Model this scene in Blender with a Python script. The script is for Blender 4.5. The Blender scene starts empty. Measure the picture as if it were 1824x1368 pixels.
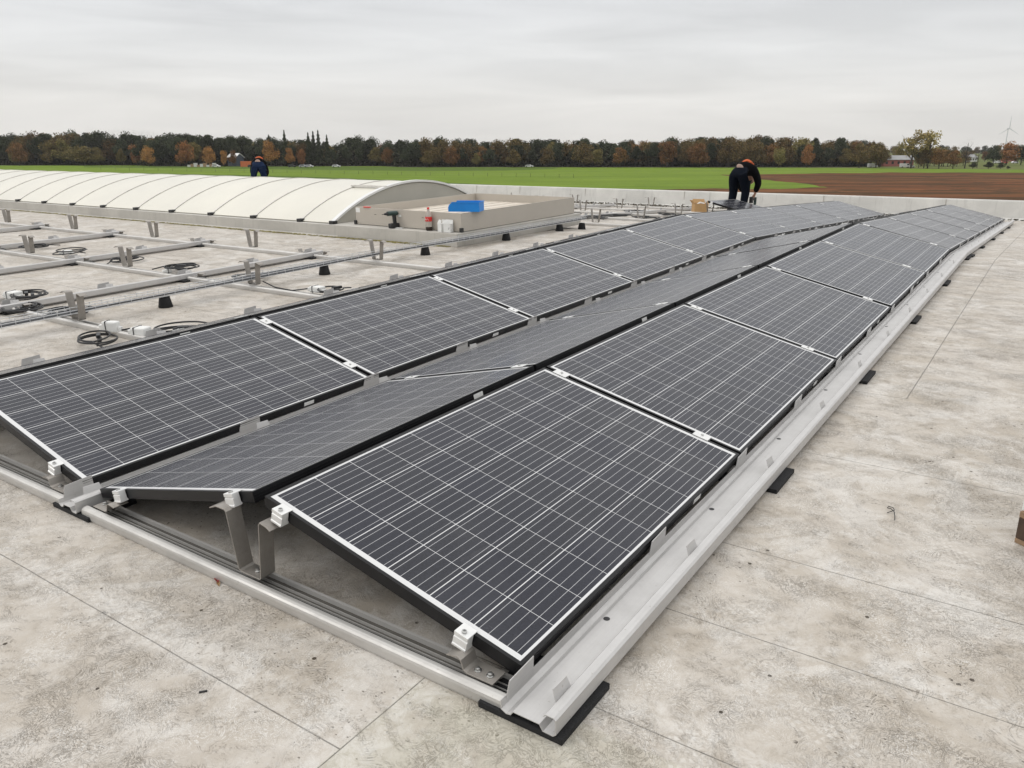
import bpy, bmesh, math, random
from mathutils import Vector, Matrix, noise
random.seed(7)
C = bpy.context.scene
COL = C.collection
R = math.radians

# ------------------------------------------------------------------ camera
# roof frame: u across the module rows, v along them, w up from the near roof slope
F_PX = 1419.04; YAW, PIT, ROL = 0.604743, 0.310391, -0.017783
CAM = Vector((1.939090, -1.429901, 1.407866))
TH = 0.236095; LEN = 1.65; WID = 0.992; GAP = 0.02036; VG = 0.12605; RG = 0.06241; CREASE_A = 0.058863
PITCH = LEN + GAP; VC = 5 * PITCH - GAP / 2; ZL = 0.09
cw, sw = math.cos(TH) * WID, math.sin(TH) * WID
PER = 2 * cw + VG + RG
cy, sy, cp, sp = math.cos(YAW), math.sin(YAW), math.cos(PIT), math.sin(PIT)
Fv = Vector((-sy * cp, cy * cp, -sp)); Rv = Vector((cy, sy, 0)); Uv = Rv.cross(Fv)
cr, sr = math.cos(ROL), math.sin(ROL)
Rv, Uv = Rv * cr + Uv * sr, -Rv * sr + Uv * cr
PG = math.atan((684 - 265) / F_PX)
Fw = Vector((-sy * math.cos(PG), cy * math.cos(PG), -math.sin(PG))); Rw = Vector((cy, sy, 0)); Uw = Rw.cross(Fw)
A = Matrix((Rw, Uw, Fw)).transposed(); B = Matrix((Rv, Uv, Fv))
MN = (A @ B).to_4x4()                                   # near roof slope -> world
MF = MN @ Matrix.Translation((0, VC, 0)) @ Matrix.Rotation(-CREASE_A, 4, 'X') @ Matrix.Translation((0, -VC, 0))
GZ = -8.0
camd = bpy.data.cameras.new('camera'); cam = bpy.data.objects.new('camera', camd); COL.objects.link(cam)
camd.sensor_width = 36; camd.lens = F_PX / 1824 * 36; camd.clip_end = 9000; camd.clip_start = 0.02
CW = MN @ CAM
cam.matrix_world = Matrix.Translation(CW) @ Matrix((Rw, Uw, -Fw)).transposed().to_4x4()
C.camera = cam

# ------------------------------------------------------------------ world, sun, exposure
SUN_AZ, SUN_EL = R(235), R(42)
w = bpy.data.worlds.new('World'); C.world = w; w.use_nodes = True
nt = w.node_tree; nt.nodes.clear()
def wn(t, **k):
    n = nt.nodes.new(t)
    for a, b in k.items(): setattr(n, a, b)
    return n
out = wn('ShaderNodeOutputWorld'); bg = wn('ShaderNodeBackground')
sky = wn('ShaderNodeTexSky', sky_type='NISHITA', sun_disc=False, sun_elevation=SUN_EL, sun_rotation=SUN_AZ)
tc = wn('ShaderNodeTexCoord'); sep = wn('ShaderNodeSeparateXYZ')
mp = wn('ShaderNodeMapping'); mp.inputs['Scale'].default_value = (1.6, 1.6, 15); mp.inputs['Location'].default_value = (3.1, 1.2, .4)
nz = wn('ShaderNodeTexNoise'); nz.inputs['Scale'].default_value = 1.9; nz.inputs['Detail'].default_value = 6; nz.inputs['Distortion'].default_value = .5; nz.inputs['Roughness'].default_value = .5
ramp = wn('ShaderNodeValToRGB'); e = ramp.color_ramp.elements
e[0].position = 0.0; e[0].color = (.725, .70, .66, 1); e[1].position = 1.0; e[1].color = (1.30, 1.29, 1.27, 1)
for p_, c_ in ((.05, (.715, .70, .675)), (.10, (.68, .68, .675)), (.19, (.61, .62, .635)), (.40, (.85, .85, .85))):
    x = e.new(p_); x.color = (*c_, 1)
cl = wn('ShaderNodeMapRange'); cl.inputs[1].default_value = .35; cl.inputs[2].default_value = .68; cl.inputs[3].default_value = .91; cl.inputs[4].default_value = 1.09
mul = wn('ShaderNodeVectorMath', operation='SCALE')
mixn = wn('ShaderNodeMix', data_type='RGBA'); mixn.inputs[0].default_value = .04
sc = wn('ShaderNodeVectorMath', operation='SCALE'); sc.inputs[3].default_value = .12
L_ = nt.links.new
L_(tc.outputs['Generated'], sep.inputs[0]); L_(sep.outputs['Z'], ramp.inputs[0])
L_(tc.outputs['Generated'], mp.inputs[0]); L_(mp.outputs[0], nz.inputs[0]); L_(nz.outputs[0], cl.inputs[0])
L_(ramp.outputs[0], mul.inputs[0]); L_(cl.outputs[0], mul.inputs[3])
L_(sky.outputs[0], sc.inputs[0]); L_(mul.outputs[0], mixn.inputs[6]); L_(sc.outputs[0], mixn.inputs[7])
L_(mixn.outputs[2], bg.inputs[0]); bg.inputs[1].default_value = 1.21; L_(bg.outputs[0], out.inputs[0])
sd = bpy.data.lights.new('sun', 'SUN'); sd.energy = 0.7; sd.angle = R(22); sd.color = (1, .965, .92)
so = bpy.data.objects.new('sun', sd); COL.objects.link(so)
sdir = Vector((math.sin(SUN_AZ) * math.cos(SUN_EL), math.cos(SUN_AZ) * math.cos(SUN_EL), math.sin(SUN_EL)))
so.rotation_euler = sdir.to_track_quat('Z', 'Y').to_euler(); so.location = (0, -5, 30)
vs = C.view_settings; vs.view_transform = 'Standard'; vs.look = 'None'; vs.exposure = 0.0; vs.gamma = 1
C.render.engine = 'CYCLES'

# ------------------------------------------------------------------ pixel ray -> point on a real surface
def ray(px, py): return Fw + Rw * ((px - 912) / F_PX) - Uw * ((py - 684) / F_PX)
def ground_at(px, py, h=0.0):
    d = ray(px, py); t = (GZ + h - CW.z) / d.z
    return CW + d * t
def at_dist(px, dist, h=0.0):
    d = ray(px, 265); d.z = 0; f_ = Vector((Fw.x, Fw.y, 0)).normalized(); p = CW + d * (dist / d.dot(f_))
    return Vector((p.x, p.y, GZ + h))
def roof_at(px, py, M=None, h=0.0):
    M = M or MN; Mi = M.inverted(); o = Mi @ CW; d = Mi.to_3x3() @ ray(px, py); t = (h - o.z) / d.z
    return o + d * t
def roof_v(px, v, M=None, h=0.0):
    """point of the roof plane lying at row position v in the direction of column px"""
    M = M or MN; Mi = M.inverted(); lo, hi = 268, 1300
    for _ in range(50):
        m = (lo + hi) / 2; p = roof_at(px, m, M, h)
        if p.y > v or p.y < -5: lo = m
        else: hi = m
    return p

# ------------------------------------------------------------------ mesh helpers
class MB:
    def __init__(s): s.v = []; s.f = []; s.m = []; s.sm = []
    def add(s, vs_, fs, mi=0, smooth=False):
        o = len(s.v); s.v += [tuple(a) for a in vs_]
        for f in fs: s.f.append([i + o for i in f]); s.m.append(mi); s.sm.append(smooth)
    def box(s, x0, x1, y0, y1, z0, z1, mi=0):
        v = [(x, y, z) for z in (z0, z1) for y in (y0, y1) for x in (x0, x1)]
        s.add(v, [(0, 2, 3, 1), (4, 5, 7, 6), (0, 1, 5, 4), (2, 6, 7, 3), (0, 4, 6, 2), (1, 3, 7, 5)], mi)
    def prism(s, pts, axis, a, b, mi=0, closed=True, smooth=False, M=None):
        """pts: 2D outline in the other two axes, swept from a to b along axis"""
        def mk(p, t):
            if axis == 'y': q = Vector((p[0], t, p[1]))
            elif axis == 'x': q = Vector((t, p[0], p[1]))
            else: q = Vector((p[0], p[1], t))
            return M @ q if M else q
        n = len(pts); v = [mk(p, a) for p in pts] + [mk(p, b) for p in pts]
        f = [(i, (i + 1) % n, (i + 1) % n + n, i + n) for i in range(n if closed else n - 1)]
        s.add(v, f, mi, smooth)
        if closed: s.add(v, [tuple(range(n))[::-1], tuple(range(n, 2 * n))], mi)
    def strip(s, pts, t, axis, a, b, mi=0):
        """a bent sheet: polyline pts thickened by t"""
        n = len(pts); P = [Vector(p) for p in pts]; nn = []
        for i in range(n):
            d = Vector((0, 0))
            if i: d += (P[i] - P[i - 1]).normalized()
            if i < n - 1: d += (P[i + 1] - P[i]).normalized()
            d.normalize(); nrm = Vector((-d.y, d.x))
            k = 1.0
            if 0 < i < n - 1:
                e_ = (P[i] - P[i - 1]).normalized(); k = 1 / max(.5, abs(Vector((-e_.y, e_.x)).dot(nrm)))
            nn.append(nrm * (t / 2 * k))
        for i in range(n - 1):
            q = [P[i] - nn[i], P[i + 1] - nn[i + 1], P[i + 1] + nn[i + 1], P[i] + nn[i]]
            s.prism(q, axis, a, b, mi)
    def tube(s, path, r, n=8, mi=0, closed=False, caps=True, r2=None):
        P = [Vector(p) for p in path]; m = len(P); rings = []; up = Vector((0, 0, 1)); prev = None
        for i in range(m):
            if closed: d = P[(i + 1) % m] - P[i - 1]
            else: d = P[min(i + 1, m - 1)] - P[max(i - 1, 0)]
            if d.length < 1e-9: d = Vector((0, 0, 1))
            d.normalize()
            a = prev if prev is not None else (up if abs(d.z) < .9 else Vector((1, 0, 0)))
            a = (a - d * a.dot(d))
            if a.length < 1e-6: a = Vector((1, 0, 0)) - d * d.x
            a.normalize(); prev = a; b = d.cross(a)
            rr = r if r2 is None else r + (r2 - r) * i / (m - 1)
            rings.append([P[i] + (a * math.cos(2 * math.pi * k / n) + b * math.sin(2 * math.pi * k / n)) * rr for k in range(n)])
        v = [p for q in rings for p in q]; f = []
        for i in range(m if closed else m - 1):
            j = (i + 1) % m
            for k in range(n): f.append((i * n + k, i * n + (k + 1) % n, j * n + (k + 1) % n, j * n + k))
        s.add(v, f, mi, True)
        if caps and not closed: s.add(v, [tuple(range(n))[::-1], tuple(range((m - 1) * n, m * n))], mi)
    def lathe(s, prof, n=16, c=(0, 0), mi=0):
        v = []; f = []
        for r_, z in prof:
            for k in range(n): v.append((c[0] + r_ * math.cos(2 * math.pi * k / n), c[1] + r_ * math.sin(2 * math.pi * k / n), z))
        for i in range(len(prof) - 1):
            for k in range(n): f.append((i * n + k, i * n + (k + 1) % n, (i + 1) * n + (k + 1) % n, (i + 1) * n + k))
        s.add(v, f, mi, True)
        s.add(v, [tuple(range(n))[::-1], tuple(range((len(prof) - 1) * n, len(prof) * n))], mi)
    def mesh(s, name, mats):
        me = bpy.data.meshes.new(name); me.from_pydata(s.v, [], s.f)
        for m in (mats if isinstance(mats, (list, tuple)) else [mats]): me.materials.append(m)
        me.polygons.foreach_set('material_index', s.m); me.polygons.foreach_set('use_smooth', s.sm); me.update()
        return me
    def build(s, name, mats, parent=None, bevel=0):
        me = s.mesh(name, mats)
        bm = bmesh.new(); bm.from_mesh(me); bmesh.ops.remove_doubles(bm, verts=bm.verts, dist=1e-6); bmesh.ops.recalc_face_normals(bm, faces=bm.faces); bm.to_mesh(me); bm.free()
        if any(s.sm): me.set_sharp_from_angle(angle=R(38))
        o = bpy.data.objects.new(name, me); COL.objects.link(o)
        if parent: o.parent = parent
        if bevel:
            b = o.modifiers.new('bevel', 'BEVEL'); b.width = bevel; b.segments = 2; b.limit_method = 'ANGLE'; b.angle_limit = R(40)
        return o
def tag(o, label=None, cat=None, group=None, kind=None):
    if label: o['label'] = label
    if cat: o['category'] = cat
    if group: o['group'] = group
    if kind: o['kind'] = kind
    return o
def empty(name, label, cat, group=None, M=None):
    o = bpy.data.objects.new(name, None); COL.objects.link(o); o.empty_display_size = .1
    tag(o, label, cat, group)
    if M is not None: o.matrix_world = M
    return o
def copy_tree(o, parent=None):
    c = o.copy(); COL.objects.link(c); c.parent = parent
    for ch in [x for x in COL.objects if x.parent is o and x is not c]: copy_tree(ch, c)
    return c
def fr(v): return MN if v <= VC else MF
def T(u, v, w_=0, M=None): return (M or fr(v)) @ Matrix.Translation((u, v, w_))
ORD = ['first', 'second', 'third', 'fourth', 'fifth', 'sixth', 'seventh', 'eighth', 'ninth', 'tenth', 'eleventh', 'twelfth', 'thirteenth', 'fourteenth', 'fifteenth', 'sixteenth', 'seventeenth', 'eighteenth', 'nineteenth', 'twentieth']

# ------------------------------------------------------------------ materials
def newmat(name):
    m = bpy.data.materials.new(name); m.use_nodes = True; t = m.node_tree; b = t.nodes['Principled BSDF']
    return m, t, b
class N:
    """tiny node-expression helper"""
    def __init__(s, t): s.t = t
    def n(s, ty, **k):
        x = s.t.nodes.new(ty)
        for a, b in k.items(): setattr(x, a, b)
        return x
    def link(s, a, b): s.t.links.new(a, b)
    def inp(s, sock, v):
        if hasattr(v, 'links') or isinstance(v, bpy.types.NodeSocket): s.link(v, sock)
        else: sock.default_value = v
    def m(s, op, a, b=0.0, c=None, clamp=False):
        x = s.n('ShaderNodeMath', operation=op, use_clamp=clamp); s.inp(x.inputs[0], a); s.inp(x.inputs[1], b)
        if c is not None: s.inp(x.inputs[2], c)
        return x.outputs[0]
    def obj(s): return s.n('ShaderNodeTexCoord').outputs['Object']
    def xyz(s, v):
        x = s.n('ShaderNodeSeparateXYZ'); s.link(v, x.inputs[0]); return x.outputs
    def mapv(s, v, scale=(1, 1, 1), loc=(0, 0, 0), rot=(0, 0, 0)):
        x = s.n('ShaderNodeMapping'); s.link(v, x.inputs[0]); x.inputs['Scale'].default_value = scale; x.inputs['Location'].default_value = loc; x.inputs['Rotation'].default_value = rot
        return x.outputs[0]
    def noise(s, v, scale, detail=4, rough=.55, dist=0.0):
        x = s.n('ShaderNodeTexNoise'); s.link(v, x.inputs['Vector']); x.inputs['Scale'].default_value = scale; x.inputs['Detail'].default_value = detail
        x.inputs['Roughness'].default_value = rough; x.inputs['Distortion'].default_value = dist; return x.outputs[0]
    def vor(s, v, scale, feat='F1', out='Distance', rnd=1.0):
        x = s.n('ShaderNodeTexVoronoi', feature=feat); s.link(v, x.inputs['Vector']); x.inputs['Scale'].default_value = scale; x.inputs['Randomness'].default_value = rnd
        return x.outputs[out]
    def rng(s, v, a, b, c=0.0, d=1.0):
        x = s.n('ShaderNodeMapRange'); s.link(v, x.inputs[0])
        for i, q in enumerate((a, b, c, d)): x.inputs[i + 1].default_value = q
        return x.outputs[0]
    def mix(s, f, a, b, mode='MIX'):
        x = s.n('ShaderNodeMix', data_type='RGBA', blend_type=mode); s.inp(x.inputs[0], f)
        for k, q in ((6, a), (7, b)):
            if isinstance(q, tuple): x.inputs[k].default_value = (*q[:3], 1)
            else: s.link(q, x.inputs[k])
        return x.outputs[2]
    def bump(s, h, b, strength=.3, dist=.01):
        x = s.n('ShaderNodeBump'); x.inputs['Strength'].default_value = strength; x.inputs['Distance'].default_value = dist
        s.link(h, x.inputs['Height']); s.link(x.outputs[0], b.inputs['Normal'])
def simple(name, col, rough=.5, metal=0.0, var=.12, scale=8, bump=0.0, bscale=60, spec=None, coat=0):
    m, t, b = newmat(name); n = N(t); o = n.obj()
    f = n.noise(o, scale, 5, .6); lo = tuple(c * (1 - var) for c in col); hi = tuple(min(1, c * (1 + var)) for c in col)
    n.link(n.mix(n.rng(f, .3, .7), lo, hi), b.inputs['Base Color'])
    b.inputs['Metallic'].default_value = metal
    n.link(n.rng(f, .3, .7, max(0, rough - .06), min(1, rough + .06)), b.inputs['Roughness'])
    if spec is not None: b.inputs['Specular IOR Level'].default_value = spec
    if coat: b.inputs['Coat Weight'].default_value = coat
    if bump: n.bump(n.noise(o, bscale, 4, .6), b, bump, .003)
    return m
def alu(name, col=(.72, .72, .71), rough=.38, metal=.9, stain=.25, axis=0):
    m, t, b = newmat(name); n = N(t); o = n.obj()
    s1 = n.noise(o, 9, 5, .65); sc_ = [25, 25, 25]; sc_[axis] = .6
    s2 = n.noise(n.mapv(o, tuple(sc_)), 6, 3, .6); s3 = n.noise(o, 55, 3, .7)
    c = n.mix(n.rng(s1, .42, .72, 0, stain), col, tuple(x * .62 for x in col))
    c = n.mix(n.rng(s2, .35, .7, 0, .25), c, tuple(x * .8 for x in col))
    c = n.mix(n.rng(s3, .66, .75, 0, .55), c, (.30, .27, .23))
    n.link(c, b.inputs['Base Color']); b.inputs['Metallic'].default_value = metal
    n.link(n.m('ADD', n.rng(s1, .3, .7, rough - .08, rough + .14), n.rng(s2, .3, .7, -.05, .05)), b.inputs['Roughness'])
    n.bump(s2, b, .12, .002)
    return m
M_alu = alu('aluminium_rail', (.60, .585, .56), .48, .5, .5)
M_tray = alu('galvanised_tray', (.56, .55, .54), .50, .4, .22, 1)
M_brk = alu('mill_bracket', (.36, .335, .305), .45, .6, .7)
M_chan = simple('dark_channel', (.085, .08, .07), .55, .2, .3, 20)  # dark grey-brown tone for the bottom of the rail channel
M_clamp = simple('clamp_metal', (.74, .74, .73), .42, .35, .05, 30)
M_frame = simple('black_anodised', (.006, .006, .007), .36, .0, .2, 6, spec=.28)
M_rub = simple('black_rubber', (.012, .012, .013), .9, 0, .4, 40, .9, 220)
M_blackp = simple('black_plastic', (.018, .018, .019), .45)
M_cable = simple('cable_black', (.012, .012, .013), .45, 0, .2)
M_grayc = simple('cable_grey', (.10, .105, .115), .5, 0, .2)
M_white = simple('white_plastic', (.74, .74, .72), .42, 0, .05)
M_zinc = simple('zinc_wire', (.62, .63, .64), .4, .4, .15, 30)
M_screw = simple('steel_screw', (.45, .45, .44), .3, .9)
M_stick = simple('sticker', (.72, .72, .70), .5, 0, .1, 90)

def mat_cells():
    m, t, b = newmat('solar_glass'); n = N(t); o = n.obj(); x, y, z = n.xyz(o)
    P = .159
    sx = n.m('DIVIDE', n.m('SUBTRACT', x, (WID - 6 * .156 - 5 * .003) / 2), P); sy_ = n.m('DIVIDE', n.m('SUBTRACT', y, (LEN - 10 * .156 - 9 * .003) / 2), P)
    fx = n.m('FRACT', sx); fy = n.m('FRACT', sy_)
    gx = n.m('GREATER_THAN', fx, .1565 / .159 - .004); gy = n.m('GREATER_THAN', fy, .1572 / .159)
    ox = n.m('MAXIMUM', n.m('LESS_THAN', sx, 0.0), n.m('GREATER_THAN', sx, 6 - .019)); oy = n.m('MAXIMUM', n.m('LESS_THAN', sy_, 0.0), n.m('GREATER_THAN', sy_, 10 - .019))
    white = n.m('MAXIMUM', n.m('MAXIMUM', gx, gy), n.m('MAXIMUM', ox, oy))
    bb = n.m('ABSOLUTE', n.m('SUBTRACT', n.m('FRACT', n.m('MULTIPLY', fx, 5 * .159 / .156)), .5))
    bus = n.m('LESS_THAN', bb, .0015 / .0312 / 2)
    cid = n.n('ShaderNodeCombineXYZ'); n.link(n.m('FLOOR', sx), cid.inputs[0]); n.link(n.m('FLOOR', sy_), cid.inputs[1])
    oi = n.n('ShaderNodeObjectInfo'); n.link(oi.outputs['Random'], cid.inputs[2])
    wnz = n.n('ShaderNodeTexWhiteNoise'); n.link(cid.outputs[0], wnz.inputs[0])
    gr = n.vor(o, 210, 'F1', 'Color'); grx = n.xyz(gr)[0]
    fine = n.noise(o, 900, 2, .5)
    cell = n.mix(n.m('MULTIPLY', grx, .8), (.005, .006, .011), (.017, .019, .031))
    cell = n.mix(n.rng(fine, .45, .62, 0, .4), cell, (.030, .031, .040))
    cell = n.mix(n.m('MULTIPLY', wnz.outputs[0], .45), cell, (.007, .009, .024))
    c = n.mix(n.m('MULTIPLY', bus, .85), cell, (.56, .56, .57))
    c = n.mix(white, c, (.66, .66, .66))
    # thin dust film
    d1 = n.noise(o, 2.2, 6, .65, .8); d2 = n.noise(n.mapv(o, (4, 1, 1)), 5, 5, .7, .5)
    dust = n.m('ADD', n.rng(d1, .45, .75, .006, .05), n.rng(d2, .62, .8, 0, .05))
    c = n.mix(dust, c, (.38, .37, .36))
    n.link(c, b.inputs['Base Color'])
    n.link(n.rng(d1, .3, .75, .20, .30), b.inputs['Roughness'])
    b.inputs['IOR'].default_value = 1.40
    return m
M_cells = mat_cells()
M_back = simple('backsheet', (.03, .03, .03), .8)  # a white sheet coloured dark, to deepen the shade under the panels

def mat_roof():
    m, t, b = newmat('roof_membrane'); n = N(t); o = n.obj(); x, y, z = n.xyz(o)
    big = n.noise(o, .55, 4, .55, .6); mid = n.noise(o, 2.6, 6, .62, 1.2); mid2 = n.noise(n.mapv(o, loc=(7, 3, 0)), 4.3, 6, .66, 2.2)
    # swirling scuffed residue: fine curly lines gathered in patches
    def curl(loc, sc1, dist, freq, wd):
        q = n.noise(n.mapv(o, loc=loc), sc1, 5, .6, dist)
        return n.rng(n.m('ABSOLUTE', n.m('SUBTRACT', n.m('FRACT', n.m('MULTIPLY', q, freq)), .5)), 0, wd, 1, 0), q
    line, cur = curl((0, 0, 0), 6.5, 2.2, 16, .22)
    line2, cur2 = curl((4, 9, 2), 9.0, 3.0, 13, .20)
    line3, cur3 = curl((1, 5, 7), 17.0, 1.6, 9, .25)
    patch = n.rng(mid2, .46, .60); patch2 = n.rng(n.noise(n.mapv(o, loc=(2, 8, 0)), 3.1, 5, .6, 1.5), .48, .62); patch3 = n.rng(n.noise(n.mapv(o, loc=(5, 1, 3)), 2.3, 6, .65, 1.0), .44, .62)
    st = n.noise(n.mapv(o, (.55, 7, 1)), 1.7, 5, .62, .5); far = n.rng(y, 1.0, 4.5)
    st2 = n.noise(n.mapv(o, (.9, 3, 1), (3, 2, 0)), 2.2, 6, .7, .8)
    pebble = n.noise(o, 60, 5, .8); grit = n.noise(o, 24, 6, .8, .6)
    c = n.mix(n.rng(big, .35, .65), (.460, .412, .350), (.51, .466, .412))
    c = n.mix(n.rng(mid, .42, .64, 0, .7), c, (.61, .575, .53))
    c = n.mix(n.rng(mid2, .56, .70, 0, .22), c, (.32, .285, .24))
    c = n.mix(n.m('MULTIPLY', n.rng(st, .44, .60), n.m('MULTIPLY', far, .38)), c, (.34, .305, .27))
    c = n.mix(n.m('MULTIPLY', n.rng(st2, .52, .68), n.m('MULTIPLY', far, .5)), c, (.56, .54, .50))
    c = n.mix(n.m('MULTIPLY', n.m('MULTIPLY', line, patch), .60), c, (.19, .165, .135))
    c = n.mix(n.m('MULTIPLY', n.m('MULTIPLY', line2, patch2), .95), c, (.73, .71, .675))
    c = n.mix(n.m('MULTIPLY', n.m('MULTIPLY', line3, patch3), .62), c, (.20, .175, .145))
    line4, cur4 = curl((8, 2, 3), 12.0, 2.6, 15, .24); pa4 = n.noise(n.mapv(o, loc=(6, 6, 1)), 2.0, 6, .68, 1.4)
    c = n.mix(n.rng(pa4, .56, .60, 0, .35), c, (.64, .615, .575))
    c = n.mix(n.m('MULTIPLY', n.m('MULTIPLY', line4, n.rng(pa4, .48, .58)), .7), c, (.74, .72, .69))
    c = n.mix(n.rng(grit, .54, .70, 0, .30), c, (.27, .24, .205))
    c = n.mix(n.rng(grit, .48, .34, 0, .35), c, (.62, .60, .57))
    c = n.mix(n.rng(pebble, .58, .72, 0, .36), c, (.24, .215, .185))
    # dirt washed against the rails and trays: small dark debris flecks
    v1 = n.vor(n.mapv(o, (1, 1, 1)), 11, 'F1'); fle = n.m('MULTIPLY', n.m('LESS_THAN', v1, .07), n.rng(mid2, .47, .53))
    c = n.mix(n.m('MULTIPLY', fle, .85), c, (.06, .05, .04))
    v2 = n.vor(n.mapv(o, (1, 1.6, 1), rot=(0, 0, .6)), 34, 'F1'); fl2 = n.m('MULTIPLY', n.m('LESS_THAN', v2, .13), n.rng(n.noise(o, 1.9, 4, .65), .50, .56))
    c = n.mix(n.m('MULTIPLY', fl2, .7), c, (.10, .085, .07))
    # hairline scratches and scuffs
    for ang, lo in ((.4, 3), (1.5, 8), (2.5, 1)):
        sct = n.noise(n.mapv(o, (1.2, 26, 1), (lo, lo * 2, 0), (0, 0, ang)), 2.6, 3, .5, .25)
        c = n.mix(n.m('MULTIPLY', n.rng(n.m('ABSOLUTE', n.m('SUBTRACT', sct, .62)), 0, .008, .5, 0), patch3), c, (.60, .58, .55))
    # greenish algae tint on the nearest sheet
    alg = n.m('MULTIPLY', n.m('GREATER_THAN', x, .70), n.m('LESS_THAN', y, .0)); c = n.mix(n.m('MULTIPLY', n.m('MULTIPLY', alg, n.rng(mid, .4, .6)), .35), c, (.44, .43, .33))
    # boot prints: a lattice of small light blocks inside oval soles
    def sole(px, py, ang, L=.15, Wd=.055):
        q = n.mapv(o, (1, 1, 1)); s1 = n.n('ShaderNodeVectorMath', operation='SUBTRACT'); n.link(o, s1.inputs[0]); s1.inputs[1].default_value = (px, py, 0)
        r_ = n.mapv(s1.outputs[0], rot=(0, 0, ang)); a, b_, _ = n.xyz(r_)
        e_ = n.m('ADD', n.m('POWER', n.m('DIVIDE', n.m('ABSOLUTE', a), L), 2.6), n.m('POWER', n.m('DIVIDE', n.m('ABSOLUTE', b_), Wd), 2.2))
        ins = n.rng(e_, .75, 1.0, 1, 0); rim = n.rng(n.m('ABSOLUTE', n.m('SUBTRACT', e_, 1.0)), 0, .22, 1, 0)
        bx = n.m('GREATER_THAN', n.m('FRACT', n.m('MULTIPLY', a, 42)), .42); by = n.m('GREATER_THAN', n.m('FRACT', n.m('ADD', n.m('MULTIPLY', b_, 50), n.m('MULTIPLY', n.m('FLOOR', n.m('MULTIPLY', a, 42)), .5))), .42)
        return n.m('MAXIMUM', n.m('MULTIPLY', ins, n.m('MULTIPLY', bx, by)), n.m('MULTIPLY', rim, .45))
    acc = None
    for q in ((1.63, .30, .5), (1.52, .42, .2), (1.42, .02, 1.1), (1.75, .95, -.5), (1.30, .62, 2.2), (1.80, 1.42, .8), (-.15, -.33, .4), (-.55, -.20, 1.9), (1.3, 1.3, .1)):
        s_ = sole(*q); acc = s_ if acc is None else n.m('MAXIMUM', acc, s_)
    c = n.mix(n.m('MULTIPLY', n.m('MULTIPLY', acc, n.rng(grit, .62, .42)), n.m('MULTIPLY', n.rng(mid, .36, .56), .6)), c, (.70, .675, .63))
    # membrane laps (thin dark seam lines)
    def seg(coord, c0, other, lo, hi, wd=.0019):
        jig = n.m('MULTIPLY', n.m('SUBTRACT', n.noise(o, 3, 2, .5), .5), .006)
        l = n.m('LESS_THAN', n.m('ABSOLUTE', n.m('SUBTRACT', n.m('ADD', coord, jig), c0)), wd)
        return n.m('MULTIPLY', l, n.m('MULTIPLY', n.m('GREATER_THAN', other, lo), n.m('LESS_THAN', other, hi)))
    sg = seg(x, .706, y, -4, 9)
    for q in ((y, .065, x, .706, 9), (y, .57, x, .706, 9), (y, 1.055, x, .706, 9), (y, 2.04, x, .706, 9), (y, 3.06, x, .706, 1.39), (x, 1.39, y, 3.06, 20, .003),
              (y, -.397, x, -9, .706), (y, 4.05, x, -9, .7, .004), (y, 5.55, x, -9, .7, .005), (y, -1.4, x, -9, .7), (y, 2.5, x, -9, .7, .003), (x, -7.8, y, -5, 20, .004), (y, 7.2, x, -30, 5, .006)):
        sg = n.m('MAXIMUM', sg, seg(*q))
    wb = None
    for co, c0, ot, lo_, hi_ in ((x, .706, y, -4, 9), (y, .065, x, .706, 9), (y, .57, x, .706, 9), (y, 1.055, x, .706, 9), (y, 2.04, x, .706, 9), (y, 3.06, x, .706, 1.39), (y, -.397, x, -9, .706)):
        q = n.m('MULTIPLY', n.rng(n.m('ABSOLUTE', n.m('SUBTRACT', co, c0 + .03)), .02, .12, 1, 0), n.m('MULTIPLY', n.m('GREATER_THAN', ot, lo_), n.m('LESS_THAN', ot, hi_)))
        wb = q if wb is None else n.m('MAXIMUM', wb, q)
    c = n.mix(n.m('MULTIPLY', n.m('MULTIPLY', wb, n.rng(grit, .62, .40)), n.rng(mid, .36, .60, .1, .6)), c, (.72, .70, .665))
    c = n.mix(n.m('MULTIPLY', sg, n.rng(mid2, .35, .6, .75, .45)), c, (.12, .115, .105))
    bc = n.n('ShaderNodeBrightContrast'); n.link(c, bc.inputs[0]); bc.inputs['Bright'].default_value = -.035; bc.inputs['Contrast'].default_value = .03; c = bc.outputs[0]
    n.link(c, b.inputs['Base Color'])
    n.link(n.rng(mid, .35, .7, .50, .72), b.inputs['Roughness']); b.inputs['Specular IOR Level'].default_value = .35
    h = n.m('ADD', n.m('MULTIPLY', n.m('MULTIPLY', line3, patch3), .35), n.m('ADD', n.m('MULTIPLY', grit, .9), n.m('MULTIPLY', n.m('MULTIPLY', line, patch), .35)))
    h = n.m('SUBTRACT', h, n.m('MULTIPLY', sg, .6))
    n.bump(h, b, .75, .006)
    return m
M_roof = mat_roof()
def mat_membrane(name, base, streak=True, green=0):
    m, t, b = newmat(name); n = N(t); o = n.obj(); x, y, z = n.xyz(o)
    a = n.noise(o, 1.6, 6, .6, .6); s_ = n.noise(n.mapv(o, (5, 5, .35)), 2.2, 5, .65); g = n.noise(o, 22, 5, .7)
    c = n.mix(n.rng(a, .35, .65), tuple(q * .88 for q in base), tuple(min(1, q * 1.08) for q in base))
    if streak: c = n.mix(n.rng(s_, .56, .76, 0, .55), c, tuple(q * .55 for q in base))
    c = n.mix(n.rng(g, .6, .75, 0, .3), c, tuple(q * .6 for q in base))
    n.link(c, b.inputs['Base Color']); b.inputs['Roughness'].default_value = .62; n.bump(a, b, .3, .02)
    return m
M_curb = mat_membrane('curb_membrane', (.47, .45, .41)); M_para = mat_membrane('parapet_membrane', (.66, .65, .615))
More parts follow.
